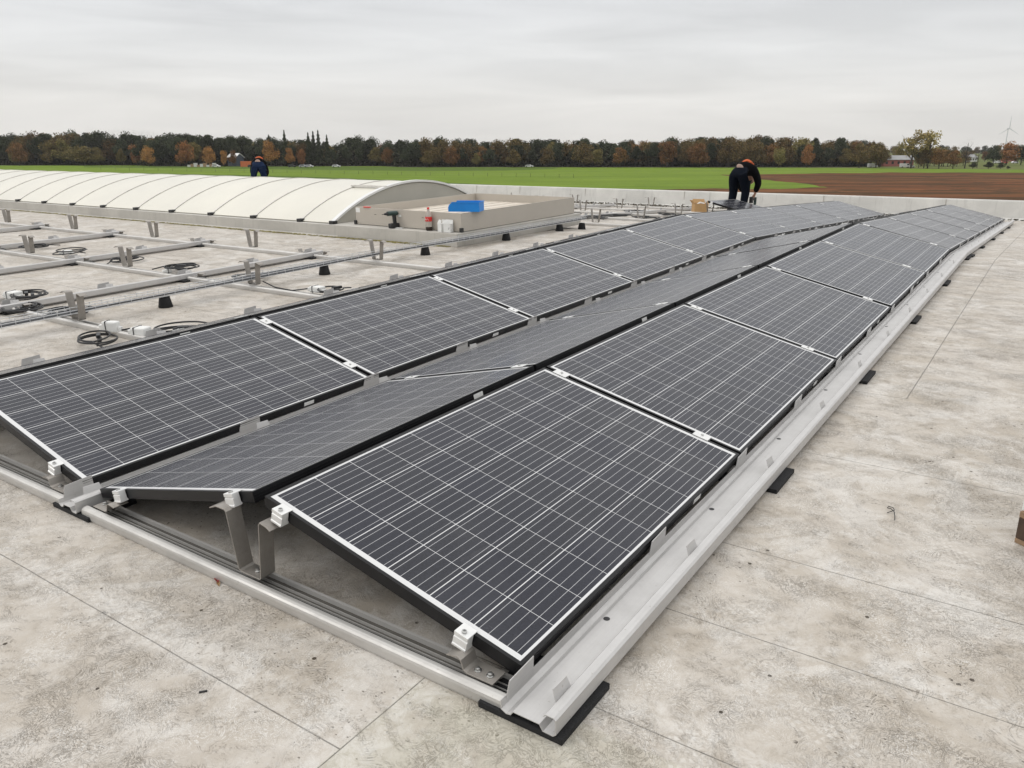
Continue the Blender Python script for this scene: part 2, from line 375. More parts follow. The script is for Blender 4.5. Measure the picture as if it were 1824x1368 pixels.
M_box = simple('beige_sheet_metal', (.46, .42, .365), .42, 0, .04, 3); M_boxin = simple('beige_floor', (.62, .56, .48), .6, 0, .08, 5)
M_poly = simple('opal_sheet', (.66, .635, .555), .34, 0, .05, .9); M_rib = simple('rib_metal', (.62, .60, .56), .55, .0); M_endw = simple('end_wall_sheet', (.40, .385, .34), .5, 0, .06, 2)
M_wall = simple('wall_cladding', (.35, .35, .35), .6)

# ------------------------------------------------------------------ terrain and fields
def quadgrid(pts_fn, nx, ny):
    mb = MB(); v = [pts_fn(i / nx, j / ny) for j in range(ny + 1) for i in range(nx + 1)]
    f = [(j * (nx + 1) + i, j * (nx + 1) + i + 1, (j + 1) * (nx + 1) + i + 1, (j + 1) * (nx + 1) + i) for j in range(ny) for i in range(nx)]
    mb.add(v, f); return mb
def mat_field(name, ca, cb, cc, scale=.05, streak_ang=0.0, bump=.3, fine=1.2, amt=.7):
    m, t, b = newmat(name); n = N(t); o = n.obj(); ro = n.mapv(o, rot=(0, 0, -streak_ang)); ro2 = n.mapv(o, rot=(0, 0, -streak_ang - .22))
    a = n.noise(n.mapv(ro, (.35, 1, 1)), scale, 6, .6, .4); s_ = n.noise(n.mapv(ro, (.012, .10, 1)), 1.0, 5, .6, .3); f = n.noise(n.mapv(ro, (1, .5, 1)), fine, 4, .7)
    rows = n.noise(n.mapv(ro2, (.004, .22, 1)), 1.0, 3, .5); pt = n.noise(n.mapv(ro, (.07, .13, 1), (9, 4, 0)), 1.0, 6, .72, .6)
    c = n.mix(n.rng(a, .35, .65), ca, cb); c = n.mix(n.rng(s_, .45, .60, 0, amt), c, cc); c = n.mix(n.rng(rows, .5, .56, 0, amt * .6), c, tuple(q * .70 for q in ca))
    c = n.mix(n.rng(pt, .50, .60, 0, amt), c, cc); c = n.mix(n.rng(f, .4, .75, 0, .4), c, tuple(q * .55 for q in ca))
    n.link(c, b.inputs['Base Color']); b.inputs['Roughness'].default_value = .95; b.inputs['Specular IOR Level'].default_value = .05
    n.bump(f, b, bump, .25)
    return m
M_grass = mat_field('grass_field_green', (.145, .215, .024), (.185, .260, .034), (.105, .165, .026), .03, YAW, .3, 1.2, .5)
M_land = mat_field('far_land', (.10, .15, .035), (.14, .17, .05), (.16, .13, .07), .01, YAW)
M_soil = mat_field('ploughed_brown', (.150, .060, .027), (.205, .090, .040), (.050, .036, .018), .06, YAW, .7, .5, .85)
mb = MB(); S = 6000; mb.add([(-S, -S, GZ), (S, -S, GZ), (S, S, GZ), (-S, S, GZ)], [(0, 1, 2, 3)])
tag(mb.build('ground', M_land), kind='structure')
def poly_sheet(name, pix, z, mat, jit=0.0):
    P = [ground_at(*p) for p in pix]; pts = []
    for i, p in enumerate(P):
        q = P[(i + 1) % len(P)]; nseg = max(1, min(60, int((q - p).length / 4)))
        for k in range(nseg):
            r_ = p.lerp(q, k / nseg); d = noise.noise(Vector((r_.x * .12, r_.y * .12, z))) * jit + noise.noise(Vector((r_.x * .5, r_.y * .5, z))) * jit * .4
            dr = (r_ - CW); dr.z = 0; dr.normalize(); r_ = r_ + dr * d; pts.append((r_.x, r_.y, GZ + z))
    bm = bmesh.new(); f = bm.faces.new([bm.verts.new(p) for p in pts]); bmesh.ops.triangulate(bm, faces=[f]); bmesh.ops.recalc_face_normals(bm, faces=bm.faces)
    me = bpy.data.meshes.new(name); bm.to_mesh(me); bm.free(); me.materials.append(mat)
    if me.polygons and me.polygons[0].normal.z < 0: me.flip_normals()
    o = bpy.data.objects.new(name, me); COL.objects.link(o); return tag(o, kind='structure')
poly_sheet('grass_field', [(-500, 291.5), (120, 292), (600, 295.5), (880, 297.5), (1500, 299.5), (1900, 303), (2600, 306), (3300, 900), (-1300, 900)], .02, M_grass, 1.5)
M_grassd = mat_field('grass_field_dark', (.085, .135, .022), (.115, .165, .030), (.07, .11, .024), .05, YAW, .3, 1.2, .5)
poly_sheet('meadow_strip', [(560, 296.5), (880, 298.5), (1000, 298.5), (985, 301), (900, 304), (760, 305), (600, 303), (350, 300), (150, 298), (150, 296)], .03, M_grassd, 2)
poly_sheet('meadow_verge', [(-200, 305), (240, 308), (560, 315), (900, 330), (900, 420), (-200, 420)], .03, M_grassd, 2)
poly_sheet('ploughed_field', [(1282, 311.5), (1420, 309.5), (1600, 307.5), (2600, 309), (3300, 480), (700, 480), (900, 344), (1150, 338), (1330, 336.5), (1475, 334), (1440, 328), (1360, 320.5)], .04, M_soil, 7)

# ------------------------------------------------------------------ the building under the roof
UL, UR, VN, VF = -34.0, 9.0, -9.0, 18.25
root = empty('warehouse_building', 'large flat-roofed building whose roof fills the foreground', 'building')
def rp(u, v, w_=0): return fr(v) @ Vector((u, v, w_))
mb = MB()
c1 = [rp(UL, VN), rp(UR, VN), MN @ Vector((UR, VC, 0)), MF @ Vector((UR, VF + .4, 0)), MF @ Vector((UL, VF + .4, 0)), MN @ Vector((UL, VC, 0))]
n6 = len(c1); vt = [Vector((p.x, p.y, p.z - .03)) for p in c1] + [Vector((p.x, p.y, GZ - .5)) for p in c1]
mb.add(vt, [(i, (i + 1) % n6, (i + 1) % n6 + n6, i + n6) for i in range(n6)])
mb.build('wall', M_wall, root)
# roof sheet: the two slopes share one coordinate system so the pattern runs through
mb = MB()
NU = 8
for k in range(NU):
    a = UL + (UR - UL) * k / NU; b_ = UL + (UR - UL) * (k + 1) / NU
    mb.add([(a, VN, 0), (b_, VN, 0), (b_, VC, 0), (a, VC, 0)], [(0, 1, 2, 3)])
rn = mb.build('roof', M_roof); rn.matrix_world = MN; tag(rn, kind='structure')
mb = MB(); Rx = Matrix.Translation((0, VC, 0)) @ Matrix.Rotation(-CREASE_A, 4, 'X') @ Matrix.Translation((0, -VC, 0))
mb.add([Rx @ Vector(p) for p in ((UL, VC, 0), (UR, VC, 0), (UR, VF + .4, 0), (UL, VF + .4, 0))], [(0, 1, 2, 3)])
rf = mb.build('roof', M_roof); rf.matrix_world = MN; tag(rf, kind='structure')
# far parapet
par = empty('parapet_wall', 'low pale membrane-covered parapet wall along the far roof edge', 'wall', M=MF)
mb = MB(); mb.prism([(VF, -.02), (VF - .06, .0), (VF - .02, .05), (VF, .38), (VF + .01, .40), (VF + .30, .40), (VF + .32, .38), (VF + .32, -.3)], 'x', UL, UR)
mb.build('upstand', M_para, par)
mb = MB()
x = UL
while x < UR:
    mb.box(x, x + .018, VF - .012, VF, .05, .385); x += random.uniform(1.4, 3.2)
mb.build('membrane_lap', M_curb, par)

# ------------------------------------------------------------------ solar panels
def make_panel(name='solar_panel'):
    root = empty(name, None, 'solar panel', 'solar panels mounted in rows on the roof')
    h = .038; lip = .0115
    mb = MB()
    for (a, b_, c_, d_) in ((0, lip, 0, LEN), (WID - lip, WID, 0, LEN), (lip, WID - lip, 0, lip), (lip, WID - lip, LEN - lip, LEN)):
        mb.box(a, b_, c_, d_, -h, 0)
    for k in (.010, .020, .029):                                    # profile grooves along the outer faces
        mb.box(-.0012, 0, .002, LEN - .002, -k - .0022, -k); mb.box(WID, WID + .0012, .002, LEN - .002, -k - .0022, -k)
    mb.build('frame', M_frame, root, .0012)
    mb = MB(); mb.box(lip, WID - lip, lip, LEN - lip, -.007, -.0018); mb.build('glass', M_cells, root)
    mb = MB(); mb.box(lip, WID - lip, lip, LEN - lip, -.0095, -.0075); mb.build('backsheet', M_back, root)
    return root
def mid_clamp(parent, x, y):
    mb = MB(); a, b_ = x - .036, x + .036; t = .0022
    mb.box(a, b_, y - .024, y + .024, .0008, .0008 + t * 1.6)
    mb.box(a, b_, y - .0085, y - .006, -.034, .0008); mb.box(a, b_, y + .006, y + .0085, -.034, .0008)
    o = mb.build('clamp', M_clamp, parent, .0008)
    mb = MB(); mb.lathe([(.0065, .0043), (.0065, .0085), (.004, .0095)], 10, (x, y)); mb.build('screw', M_screw, o)
    return o
def end_clamp(parent, x, y, sgn):
    """block outside the short edge at y, sgn -1 for the near edge"""
    mb = MB(); a, b_ = x - .023, x + .023
    pr = [(0.014, .0035), (-.030, .0035), (-.030, -.008), (-.026, -.011), (-.030, -.014), (-.030, -.034), (-.033, -.036), (-.033, -.042), (.0, -.042), (.0, -.034), (-.003, -.034), (-.003, .0005), (.014, .0005)]
    mb.prism([(y - sgn * p, q) for p, q in pr], 'x', a, b_)
    o = mb.build('clamp', M_clamp, parent, .001)
    mb = MB(); mb.lathe([(.0075, .0035), (.0075, .008), (.004, .009), (.004, .006), (.0, .006)], 12, (x, y + sgn * .016)); mb.build('screw', M_screw, o)
def panel_variant(first, last, flip):
    p = make_panel()
    # local y runs along the row; for the flipped (left-facing) rows local y=LEN is the near end
    near, far_ = (LEN, 0) if flip else (0, LEN); sg = 1 if flip else -1
    xs = (.091, .815)
    if first:
        for x in xs: end_clamp(p, x, near, sg)
    for x in xs:
        if last: end_clamp(p, x, far_, -sg)
        else: mid_clamp(p, x, far_ - sg * GAP / 2)
    mb = MB()
    if flip: mb.box(-.0022, -.0012, .42, .485, -.030, -.010)
    else: mb.box(WID + .0012, WID + .0022, 1.16, 1.225, -.030, -.010)
    mb.build('label', M_stick, p)
    return p
var = {(f_, l_, k): None for f_ in (0, 1) for l_ in (0, 1) for k in (0, 1)}
used = set()
def get_panel(f_, l_, k):
    key = (f_, l_, k)
    if var[key] is None: var[key] = panel_variant(f_, l_, k); return var[key]
    return copy_tree(var[key])
RU = {'R': 0.0, 'M': -RG, 'L': -RG - cw - VG - cw, 'N': -RG - cw - VG - cw - RG}
RN = {'R': 'right-facing solar panel of the rightmost row', 'M': 'left-tilted solar panel of the middle row', 'L': 'right-facing solar panel of the left row', 'N': 'edge-on solar panel tilted away behind the left row'}
rj = random.Random(3)
for row in 'RMLN':
    for i in range(10):
        v0 = i * PITCH; M = fr(v0 + LEN / 2); flip = row in 'MN'
        p = get_panel(i == 0, i == 9, flip)
        wob = Matrix.Rotation(rj.uniform(-.0025, .0025), 4, 'Y') @ Matrix.Rotation(rj.uniform(-.0012, .0012), 4, 'X')
        if flip: p.matrix_world = M @ Matrix.Translation((RU[row], v0 + LEN, ZL + sw)) @ Matrix.Rotation(math.pi, 4, 'Z') @ Matrix.Rotation(TH, 4, 'Y') @ wob
        else: p.matrix_world = M @ Matrix.Translation((RU[row], v0, ZL + sw)) @ Matrix.Rotation(TH, 4, 'Y') @ wob
        p['label'] = f'{RN[row]}, {ORD[i]} from the near end' if i < 9 else f'{RN[row]}, last one before the far parapet'
# a loose panel being set on the frames where the man works
lp = panel_variant(True, True, False); lp['label'] = 'single loose solar panel beside the bending worker near the parapet'; lp['category'] = 'solar panel'

# ------------------------------------------------------------------ rails, trays, brackets, pads
VAL = [cw + .055] + [-RG - cw - VG / 2 - k * PER for k in range(8)]     # valley tray centres, right to left
def tray_profile(cu, wd, top=.056):
    a, b_ = cu - wd / 2, cu + wd / 2
    return [(a - .012, top), (a - .012, .030), (a + .003, .022), (a + .016, .024), (a + .024, .036), (b_ - .046, .036), (b_ - .036, .020), (b_ - .008, .019), (b_, .026), (b_, .066), (b_ - .006, .071), (b_ - .028, .071), (b_ - .034, .064)]
M_of = fr
def tray(k, v0, v1, M, label):
    cu = VAL[k]; wd = .118
    if k == 0: cu = 1.0545; wd = .147
    root = empty('support_tray', label, 'metal tray', 'long folded metal trays under the panel rows', M @ Matrix.Translation((cu, v0, 0)))
    mb = MB(); mb.strip([(x, z) for x, z in tray_profile(0, wd, .056 if k == 0 else .048)], .0022, 'y', 0, v1 - v0)
    mb.build('channel', M_tray, root)
    a, b_ = -wd / 2, wd / 2
    j = math.ceil((v0 + .1) / (PITCH / 2))
    tabs = []
    v = -.045 if v0 < 0 else None
    vv = -.045
    while vv < v1 - .05:
        if vv >= v0 - .01: tabs.append(vv - v0)
        vv += PITCH / 2
    for s_ in tabs:
        mb = MB(); x0 = b_ - .034
        q = [(x0, .062), (x0 - .004, .064), (x0 - .010, .100), (x0 - .007, .100), (x0 - .001, .064), (x0 + .003, .058)]
        L0 = .075
        # slanted tab: taller at its near end
        v8 = [(x0, s_, .063), (x0, s_ + L0, .063), (x0 - .012, s_ + L0 - .004, .094), (x0 - .012, s_ + .006, .098)]
        v8b = [(p[0] + .0022, p[1], p[2]) for p in v8]
        mb.add(v8 + v8b, [(0, 1, 2, 3), (7, 6, 5, 4), (0, 4, 5, 1), (1, 5, 6, 2), (2, 6, 7, 3), (3, 7, 4, 0)])
        mb.build('tab', M_tray, root)
        mb = MB(); x0 = a - .0115; L1 = .125; s_ = s_ - .035
        v8 = [(x0, s_, .046), (x0, s_ + L1, .046), (x0 + .006, s_ + L1 - .006, .102), (x0 + .005, s_ + .010, .096)]
        v8b = [(p[0] + .0022, p[1], p[2]) for p in v8]
        mb.add(v8 + v8b, [(0, 1, 2, 3), (7, 6, 5, 4), (0, 4, 5, 1), (1, 5, 6, 2), (2, 6, 7, 3), (3, 7, 4, 0)])
        mb.build('tab', M_tray, root)
    # drain holes and rivets
    mb = MB()
    for s_ in tabs: mb.lathe([(.010, .0375), (.010, .0379)], 12, (a + .034, s_ + PITCH / 4))
    if tabs: mb.build('drain_hole', M_blackp, root)
    return root
VEND = 10 * PITCH + .05
TN = ['outermost tray along the panels', 'tray in the valley between left and middle panel rows', 'tray running just behind the left panel row'] + [f'bare tray, {ORD[k]} to the left of the panel rows' for k in range(6)]
for k in range(3):
    tray(k, -.10, VC, MN, 'long metal ' + TN[k] + ', near stretch'); tray(k, VC, VEND, MF, 'long metal ' + TN[k] + ', stretch beyond the crease')
for k in range(3, 8): tray(k, -.10 if k > 3 else -.10, 3 * PITCH + .10, MN, 'long folded metal ' + TN[k])
for k in (3, 4): tray(k, 6 * PITCH - .15, VEND, MF, f'bare metal tray by the far parapet, {ORD[k-3]} left of the panels')
# rubber pads
def pad(u, v, label, L=.245, W_=.25):
    mb = MB(); mb.box(-W_ / 2, W_ / 2, 0, L, .0, .0185); o = mb.build('rubber_pad', M_rub, None, .002)
    o.matrix_world = T(u, v); tag(o, label, 'rubber pad', 'black rubber pads under the trays'); return o
pad(1.02, -.098, 'black rubber pad under the near end of the outermost tray')
for j in range(1, 10):
    pad(1.035, j * PITCH - .13, f'black rubber pad under the outermost tray, {ORD[j]} after the corner one')
    if j == 5: pad(1.045, j * PITCH + .16, 'black rubber pad just beyond the roof crease under the outermost tray')
pad(VAL[1], -.098, 'black rubber pad under the near end of the valley tray', .2, .26)
def rail_prof():
    tube_ = [(-.058, .008), (-.059, .030), (-.057, .038), (-.052, .043), (-.044, .0455), (-.034, .0455), (-.028, .042), (-.025, .036)]
    return [(-.056, .001)] + tube_ + [(-.024, .026), (-.024, .010), (.000, .010), (.001, .021), (.004, .021), (.005, .010), (.018, .010), (.019, .021), (.022, .021), (.023, .010), (.042, .010), (.043, .028), (.052, .029), (.053, .001)]
RAILMESH = None
def rail(u0, u1, v, label):
    global RAILMESH
    o = None
    if RAILMESH is None:
        mb = MB(); mb.prism(rail_prof(), 'x', 0, 1); o = mb.build('cross_rail', M_alu); m2 = MB(); m2.box(.002, .998, -.0235, -.0005, .0105, .0165); o2 = m2.build('dark_slot_strip', M_rub, o); m3 = MB(); m3.box(.002, .998, .0055, .0175, .0105, .0135); m3.box(.002, .998, .0235, .0415, .0105, .0135); o3 = m3.build('channel_floor', M_chan, o); RAILMESH = (o.data, o2.data, o3.data)  # added black strip standing in for the dark slot behind the front tube
    else:
        o = bpy.data.objects.new('cross_rail', RAILMESH[0]); COL.objects.link(o); o2 = bpy.data.objects.new('dark_slot_strip', RAILMESH[1]); COL.objects.link(o2); o2.parent = o; o3 = bpy.data.objects.new('channel_floor', RAILMESH[2]); COL.objects.link(o3); o3.parent = o
    o.matrix_world = T(u0, v) @ Matrix.Diagonal((u1 - u0, 1, 1, 1)); tag(o, label, 'rail', 'aluminium cross rails'); return o
VP = [(-.185, .248), (-.150, .262), (-.108, .262), (-.100, .255), (-.070, .058), (-.060, .052), (.030, .052), (.038, .060), (.060, .253), (.066, .262), (.094, .256), (.112, .246)]
def vbracket(u, v, label, proto=[None]):
    if proto[0] is None:
        root = empty('ridge_bracket', label, 'bracket', 'bent metal ridge brackets')
        mb = MB(); mb.strip(VP, .004, 'y', -.028, .028); mb.build('bent_strip', M_brk, root, .0008)
        mb = MB(); mb.lathe([(.010, .054), (.010, .058), (.006, .060), (.006, .066), (.003, .067)], 10, (-.012, 0)); mb.build('bolt', M_screw, root)
        proto[0] = root
    else: root = copy_tree(proto[0]); root['label'] = label
    root.matrix_world = T(u, v); return root
def lowbracket(u, v, side, label, proto=[None]):
    if proto[0] is None:
        root = empty('low_bracket', label, 'bracket', 'small brackets holding the low panel edges')
        mb = MB(); mb.strip([(.765, .082), (.800, .088), (.812, .082), (.820, .056), (.830, .050), (.915, .050)], .0035, 'y', -.03, .03); mb.build('bent_strip', M_brk, root, .0006)
        for c_ in (.850, .890):
            mb = MB(); mb.lathe([(.011, .052), (.011, .054), (.007, .055), (.007, .060), (.003, .061)], 10, (c_, -.005)); mb.build('bolt', M_screw, root)
        proto[0] = root
    else: root = copy_tree(proto[0]); root['label'] = label
    root.matrix_world = T(u, v) @ (Matrix.Rotation(math.pi, 4, 'Z') if side < 0 else Matrix.Identity(4)); return root
def joint(j):
    if j == 0: return 'at the near end'
    if j == 10: return 'at the far end'
    return f'at the {ORD[j-1]} panel joint from near'
RIDGE = [-RG / 2 - k * PER for k in range(8)]
for j in range(0, 11):
    v = j * PITCH - GAP / 2 + (-.02 if j == 0 else 0)
    if j == 10: v = 10 * PITCH - GAP + .02
    # under the finished rows
    rail(VAL[1] + .075, .962, v, f'aluminium cross rail under the rightmost ridge {joint(j)}')
    rail(VAL[2] + .075, VAL[1] - .075, v, f'aluminium cross rail under the left row {joint(j)}')
    vbracket(RIDGE[0] , v, f'bent bracket holding the rightmost ridge {joint(j)}')
    vbracket(RIDGE[1], v, f'bent bracket under the left ridge {joint(j)}')
    lowbracket(0, v, 1, f'low-edge bracket of the rightmost row {joint(j)}')
    lowbracket(-RG, v, -1, f'low-edge bracket of the middle row {joint(j)}')
    lowbracket(RU['N'], v, -1, f'low-edge bracket of the edge-on row {joint(j)}')
    lowbracket(RU['L'], v, 1, f'low-edge bracket of the left row {joint(j)}')
HN = ['the near', 'the second', 'the third', 'the last']
for j in range(0, 4):
    v = j * PITCH - GAP / 2
    for k in range(2, 8):
        if j == 0 and k > 3: continue
        rail(VAL[k + 1] + .075, VAL[k] - .075, v, f'bare cross rail in {HN[j]} line, {ORD[k-2]} bay left of the panels')
        if j == 0: continue
        vbracket(RIDGE[k], v, f'bare upright bracket legs on {HN[j]} rail line, {ORD[k-2]} bay left of the panels')
for j in range(1, 4):
    v = j * PITCH - GAP / 2
    for k in range(2, 7):
        pad(VAL[k], v - .13, f'rubber pad at the crossing of {HN[j]} rail and the {ORD[k-2]} bare tray', .26, .24)
        if k > 2: lowbracket(VAL[k] + VG / 2 + cw, v, -1, f'low-edge bracket right of {ORD[k-2]} bare tray on {HN[j]} rail line')
        if k > 2: lowbracket(VAL[k] - VG / 2 - cw, v, 1, f'low-edge bracket left of {ORD[k-2]} bare tray on {HN[j]} rail line')
for j in range(6, 11):
    v = j * PITCH - GAP / 2
    for k in (2, 3, 4):
        if k > 2 and j < 7: continue
        rail(VAL[k + 1] + .075, VAL[k] - .075, v, f'bare cross rail beyond the skylight box, {ORD[j-6]} line, {ORD[k-2]} bay')
        vbracket(RIDGE[k], v, f'upright bracket legs beyond the skylight box, {ORD[j-6]} line, {ORD[k-2]} bay')
lp.matrix_world = T(RIDGE[2] + .10, 8.72 * PITCH, .30, MF) @ Matrix.Rotation(TH, 4, 'Y')
mb = MB()
M_leaflit = simple('leaf_litter', (.06, .05, .03), .9, 0, .5, 30)
rl = random.Random(5)
for i in range(2600):
    if i < 1700: u_, v_ = rl.uniform(-16, -1.2), VF - .08 - abs(rl.gauss(0, .13))
    elif i < 2100: u_, v_ = rl.uniform(-3, 3), VF - .06 - abs(rl.gauss(0, .05))
    else: u_, v_ = VAL[3] - 2 + rl.gauss(0, 2), VF - .2 - abs(rl.gauss(0, .4))
    if u_ > UR: continue
    s_ = rl.uniform(.01, .035); an = rl.uniform(0, 6.28); c_, d_ = math.cos(an) * s_, math.sin(an) * s_; h = rl.uniform(.004, .04)
    mb.add([(u_ - c_, v_ - d_, h), (u_ + d_, v_ - c_, h * .4), (u_ + c_, v_ + d_, h), (u_ - d_, v_ + c_, h * 1.3)], [(0, 1, 2, 3)])
o = mb.build('leaf_litter', M_leaflit); o.matrix_world = MF; tag(o, 'dark leaf litter gathered along the foot of the parapet', 'leaf litter', kind='stuff')

# ------------------------------------------------------------------ barrel skylight, curb, open box
curb = empty('skylight_curb', 'raised grey membrane kerb carrying the barrel skylight and box', 'curb', M=MN)
CR = -4.42; mb = MB()
mb.prism([(6.42, .0), (6.46, .02), (6.47, .165), (6.49, .17), (10.0, .17), (10.02, .16), (10.08, 0)], 'x', -33, -6.42)
mb.prism([(-6.42, 6.45), (-4.30, 6.45), (-4.14, 9.28), (-6.42, 9.28)], 'z', 0, .168); mb.build('kerb', M_curb, curb, .01)
sk = empty('barrel_skylight', 'long white barrel vault skylight with curved ribs', 'skylight', M=MN)
V0, V1, W0, RISE = 6.53, 9.95, .185, .455
hs = (V1 - V0) / 2; RAD = (hs * hs + RISE * RISE) / (2 * RISE); a0 = math.asin(hs / RAD); cc = ((V0 + V1) / 2, W0 + RISE - RAD)
def arc(r, n=20, lo=-1.0, hi=1.0): return [(cc[0] + r * math.sin(a0 * (lo + (hi - lo) * i / n)), cc[1] + r * math.cos(a0 * (lo + (hi - lo) * i / n))) for i in range(n + 1)]
edges = [-6.57, -7.24] + [-7.24 - 1.047 * k for k in range(1, 22)]
for i in range(len(edges) - 1):
    b_, a = edges[i] - .015, edges[i + 1] + .015
    mb = MB(); mid = .004
    p = arc(RAD, 24); q = arc(RAD - .012, 24); n_ = len(p)
    pts = [(x, z) for x, z in p] + [(x, z) for x, z in q[::-1]]
    mb.prism(pts, 'x', a, b_, smooth=False)
    o = mb.build('curved_sheet', M_poly, sk)
    for f in o.data.polygons: f.use_smooth = abs(f.normal.x) < .5
    o.data.set_sharp_from_angle(angle=R(38))
for i, e_ in enumerate(edges):
    mb = MB(); wdt = .012 if i else .035; t_ = .006 if i else .014
    mb.strip(arc(RAD + t_, 24), .008 if i else .03, 'x', e_ - wdt, e_ + wdt); mb.build('rib', M_rib if i else M_clamp, sk)
    mb = MB(); mb.box(e_ - .045, e_ + .045, V0 - .045, V0 + .04, .165, .215); mb.build('hinge_cap', M_blackp, sk, .006)
mb = MB(); mb.box(edges[-1], edges[0], V0 + .035, V0 + .055, .171, .20); mb.box(edges[-1], edges[0], V1 - .055, V1 - .035, .171, .20); mb.build('base_profile', M_blackp, sk)
mb = MB(); q = arc(RAD - .014, 24); mb.prism(q + [(V1 - .02, .172), (V0 + .02, .172)], 'x', edges[0] - .03, edges[0] + .012); mb.build('end_wall', M_endw, sk)
mb = MB(); pv = cc[0] - .62; zz = cc[1] + math.sqrt((RAD + .02) ** 2 - .62 ** 2); mb.box(edges[1] - .02, edges[0] + .03, pv - .02, pv + .02, zz - .01, zz + .018); mb.build('cross_bar', M_rib, sk)
bx = empty('open_box_upstand', 'open beige sheet-metal box frame on the kerb beside the skylight', 'roof box', M=MN @ Matrix.Translation((-4.33, 6.58, 0)) @ Matrix.Rotation(R(-2.4), 4, 'Z') @ Matrix.Translation((4.33, -6.58, 0)))
B0, B1, BV0, BV1, BZ0, BZ1 = -6.25, -4.33, 6.58, 9.22, .175, .405
mb = MB(); t_ = .012
for q in ((B0, B1, BV0, BV0 + t_), (B0, B1, BV1 - t_, BV1), (B0, B0 + t_, BV0 + t_, BV1 - t_), (B1 - t_, B1, BV0 + t_, BV1 - t_)): mb.box(*q, BZ0, BZ1)
mb.build('side_sheets', M_box, bx, .002)
mb = MB(); mb.box(B0 + t_, B1 - t_, BV0 + t_, BV1 - t_, .27, .29)
for k in range(7): mb.box(B0 + .1 + k * .24, B0 + .13 + k * .24, BV0 + .05, BV1 - .05, .29, .297)
mb.build('inner_floor', M_boxin, bx)
for (a, b_) in ((B1 + .004, BV0 - .004), (B0 - .004, BV0 - .004)):
    mb = MB(); mb.box(a - .022, a + .022, b_ - .018, b_ + .022, .172, .225); mb.build('corner_shoe', M_blackp, bx, .004)
for u_ in (-5.86, -4.98):
    mb = MB(); mb.box(u_ - .018, u_ + .018, BV0 - .002, BV0, .318, .323); mb.build('slot', M_blackp, bx)
mb = MB(); mb.box(B0 + .01, B0 + .09, BV0 - .002, BV0, .335, .397); mb.build('paper_sticker', M_white, bx)
mb = MB(); mb.box(-5.42, -5.37, BV0 - .002, BV0, .31, .34); mb.build('small_sticker', M_white, bx)
# moss at the foot of the kerb
M_moss = simple('moss', (.17, .145, .045), .95, 0, .6, 14)
mb = MB(); rm = random.Random(9)
for i in range(5200):
    u_ = rm.uniform(-20, CR); dens = .5 + .5 * noise.noise(Vector((u_ * 1.1, 3, 0)))
    if rm.random() > dens + .15: continue
    v_ = 6.44 - abs(rm.gauss(0, .016 + .05 * max(0, dens - .4))); s_ = rm.uniform(.004, .018); h = rm.uniform(.002, .014)
    mb.add([(u_ - s_ * 2, v_ - s_ * .5, h * .3), (u_ + s_ * 2, v_ - s_ * .4, h * .3), (u_ + s_ * 1.4, v_ + s_, h), (u_ - s_ * 1.4, v_ + s_, h)], [(0, 1, 2, 3)])
o = mb.build('moss', M_moss); o.matrix_world = MN; tag(o, 'yellow-green moss line at the foot of the skylight kerb', 'moss', kind='stuff')

# ------------------------------------------------------------------ wire cable tray and its rubber feet
ct = empty('wire_cable_tray', 'long galvanised wire mesh cable tray raised on black rubber feet', 'cable tray', M=MN)
c0, c1_ = -.6, 9.15; zb = .100; hw = .042
def cu(v):
    P_ = [(-1, -4.315), (5.2, -4.315), (6.5, -4.185), (9.2, -4.00)]
    for (a, ua), (b, ub) in zip(P_, P_[1:]):
        if v <= b: return ua + (ub - ua) * (v - a) / (b - a)
    return P_[-1][1]
VS = [c0 + (c1_ - c0) * k / 30 for k in range(31)]; mb = MB()
for du, dz in ((-hw, .05), (-hw, .0), (-.015, 0), (.015, 0), (hw, 0), (hw, .05), (-hw, .025), (hw, .025)): mb.tube([(cu(v) + du, v, zb + dz) for v in VS], .0026, 5)
v = c0
while v < c1_:
    mb.tube([(cu(v) - hw, v, zb + .056), (cu(v) - hw, v, zb), (cu(v) + hw, v, zb), (cu(v) + hw, v, zb + .056)], .0024, 5); v += .10
mb.build('wire_mesh', M_zinc, ct)
for du, r_ in ((-.02, .011), (.012, .009), (.035, .008)):
    mb = MB(); mb.tube([(cu(c0 + v) + du * .8 + .006 * math.sin(v * 1.3 + du * 99), c0 + v, zb + .013 + .004 * math.sin(v * 2.1 + du * 50)) for v in [q * .25 for q in range(int((c1_ - c0) / .25) + 1)]], r_, 7); mb.build('cable', M_grayc, ct)
for i, v in enumerate((.86, 2.42, 4.24, 5.78, 7.28, 8.50, 9.08)):
    mb = MB(); mb.lathe([(.058, 0), (.060, .004), (.044, .084), (.040, .088)], 20)
    mb.box(-.036, .036, -.03, .03, .088, .094); o = mb.build('tapered_support', M_rub, None, .004); o.matrix_world = T(cu(v), v) @ Matrix.Rotation(R(90), 4, 'Z')
    tag(o, f'black tapered rubber foot under the wire tray, {ORD[i]} from the near end' if i else 'black tapered rubber foot under the wire tray, hidden nearest one', 'tray foot', 'rubber feet under the wire cable tray')

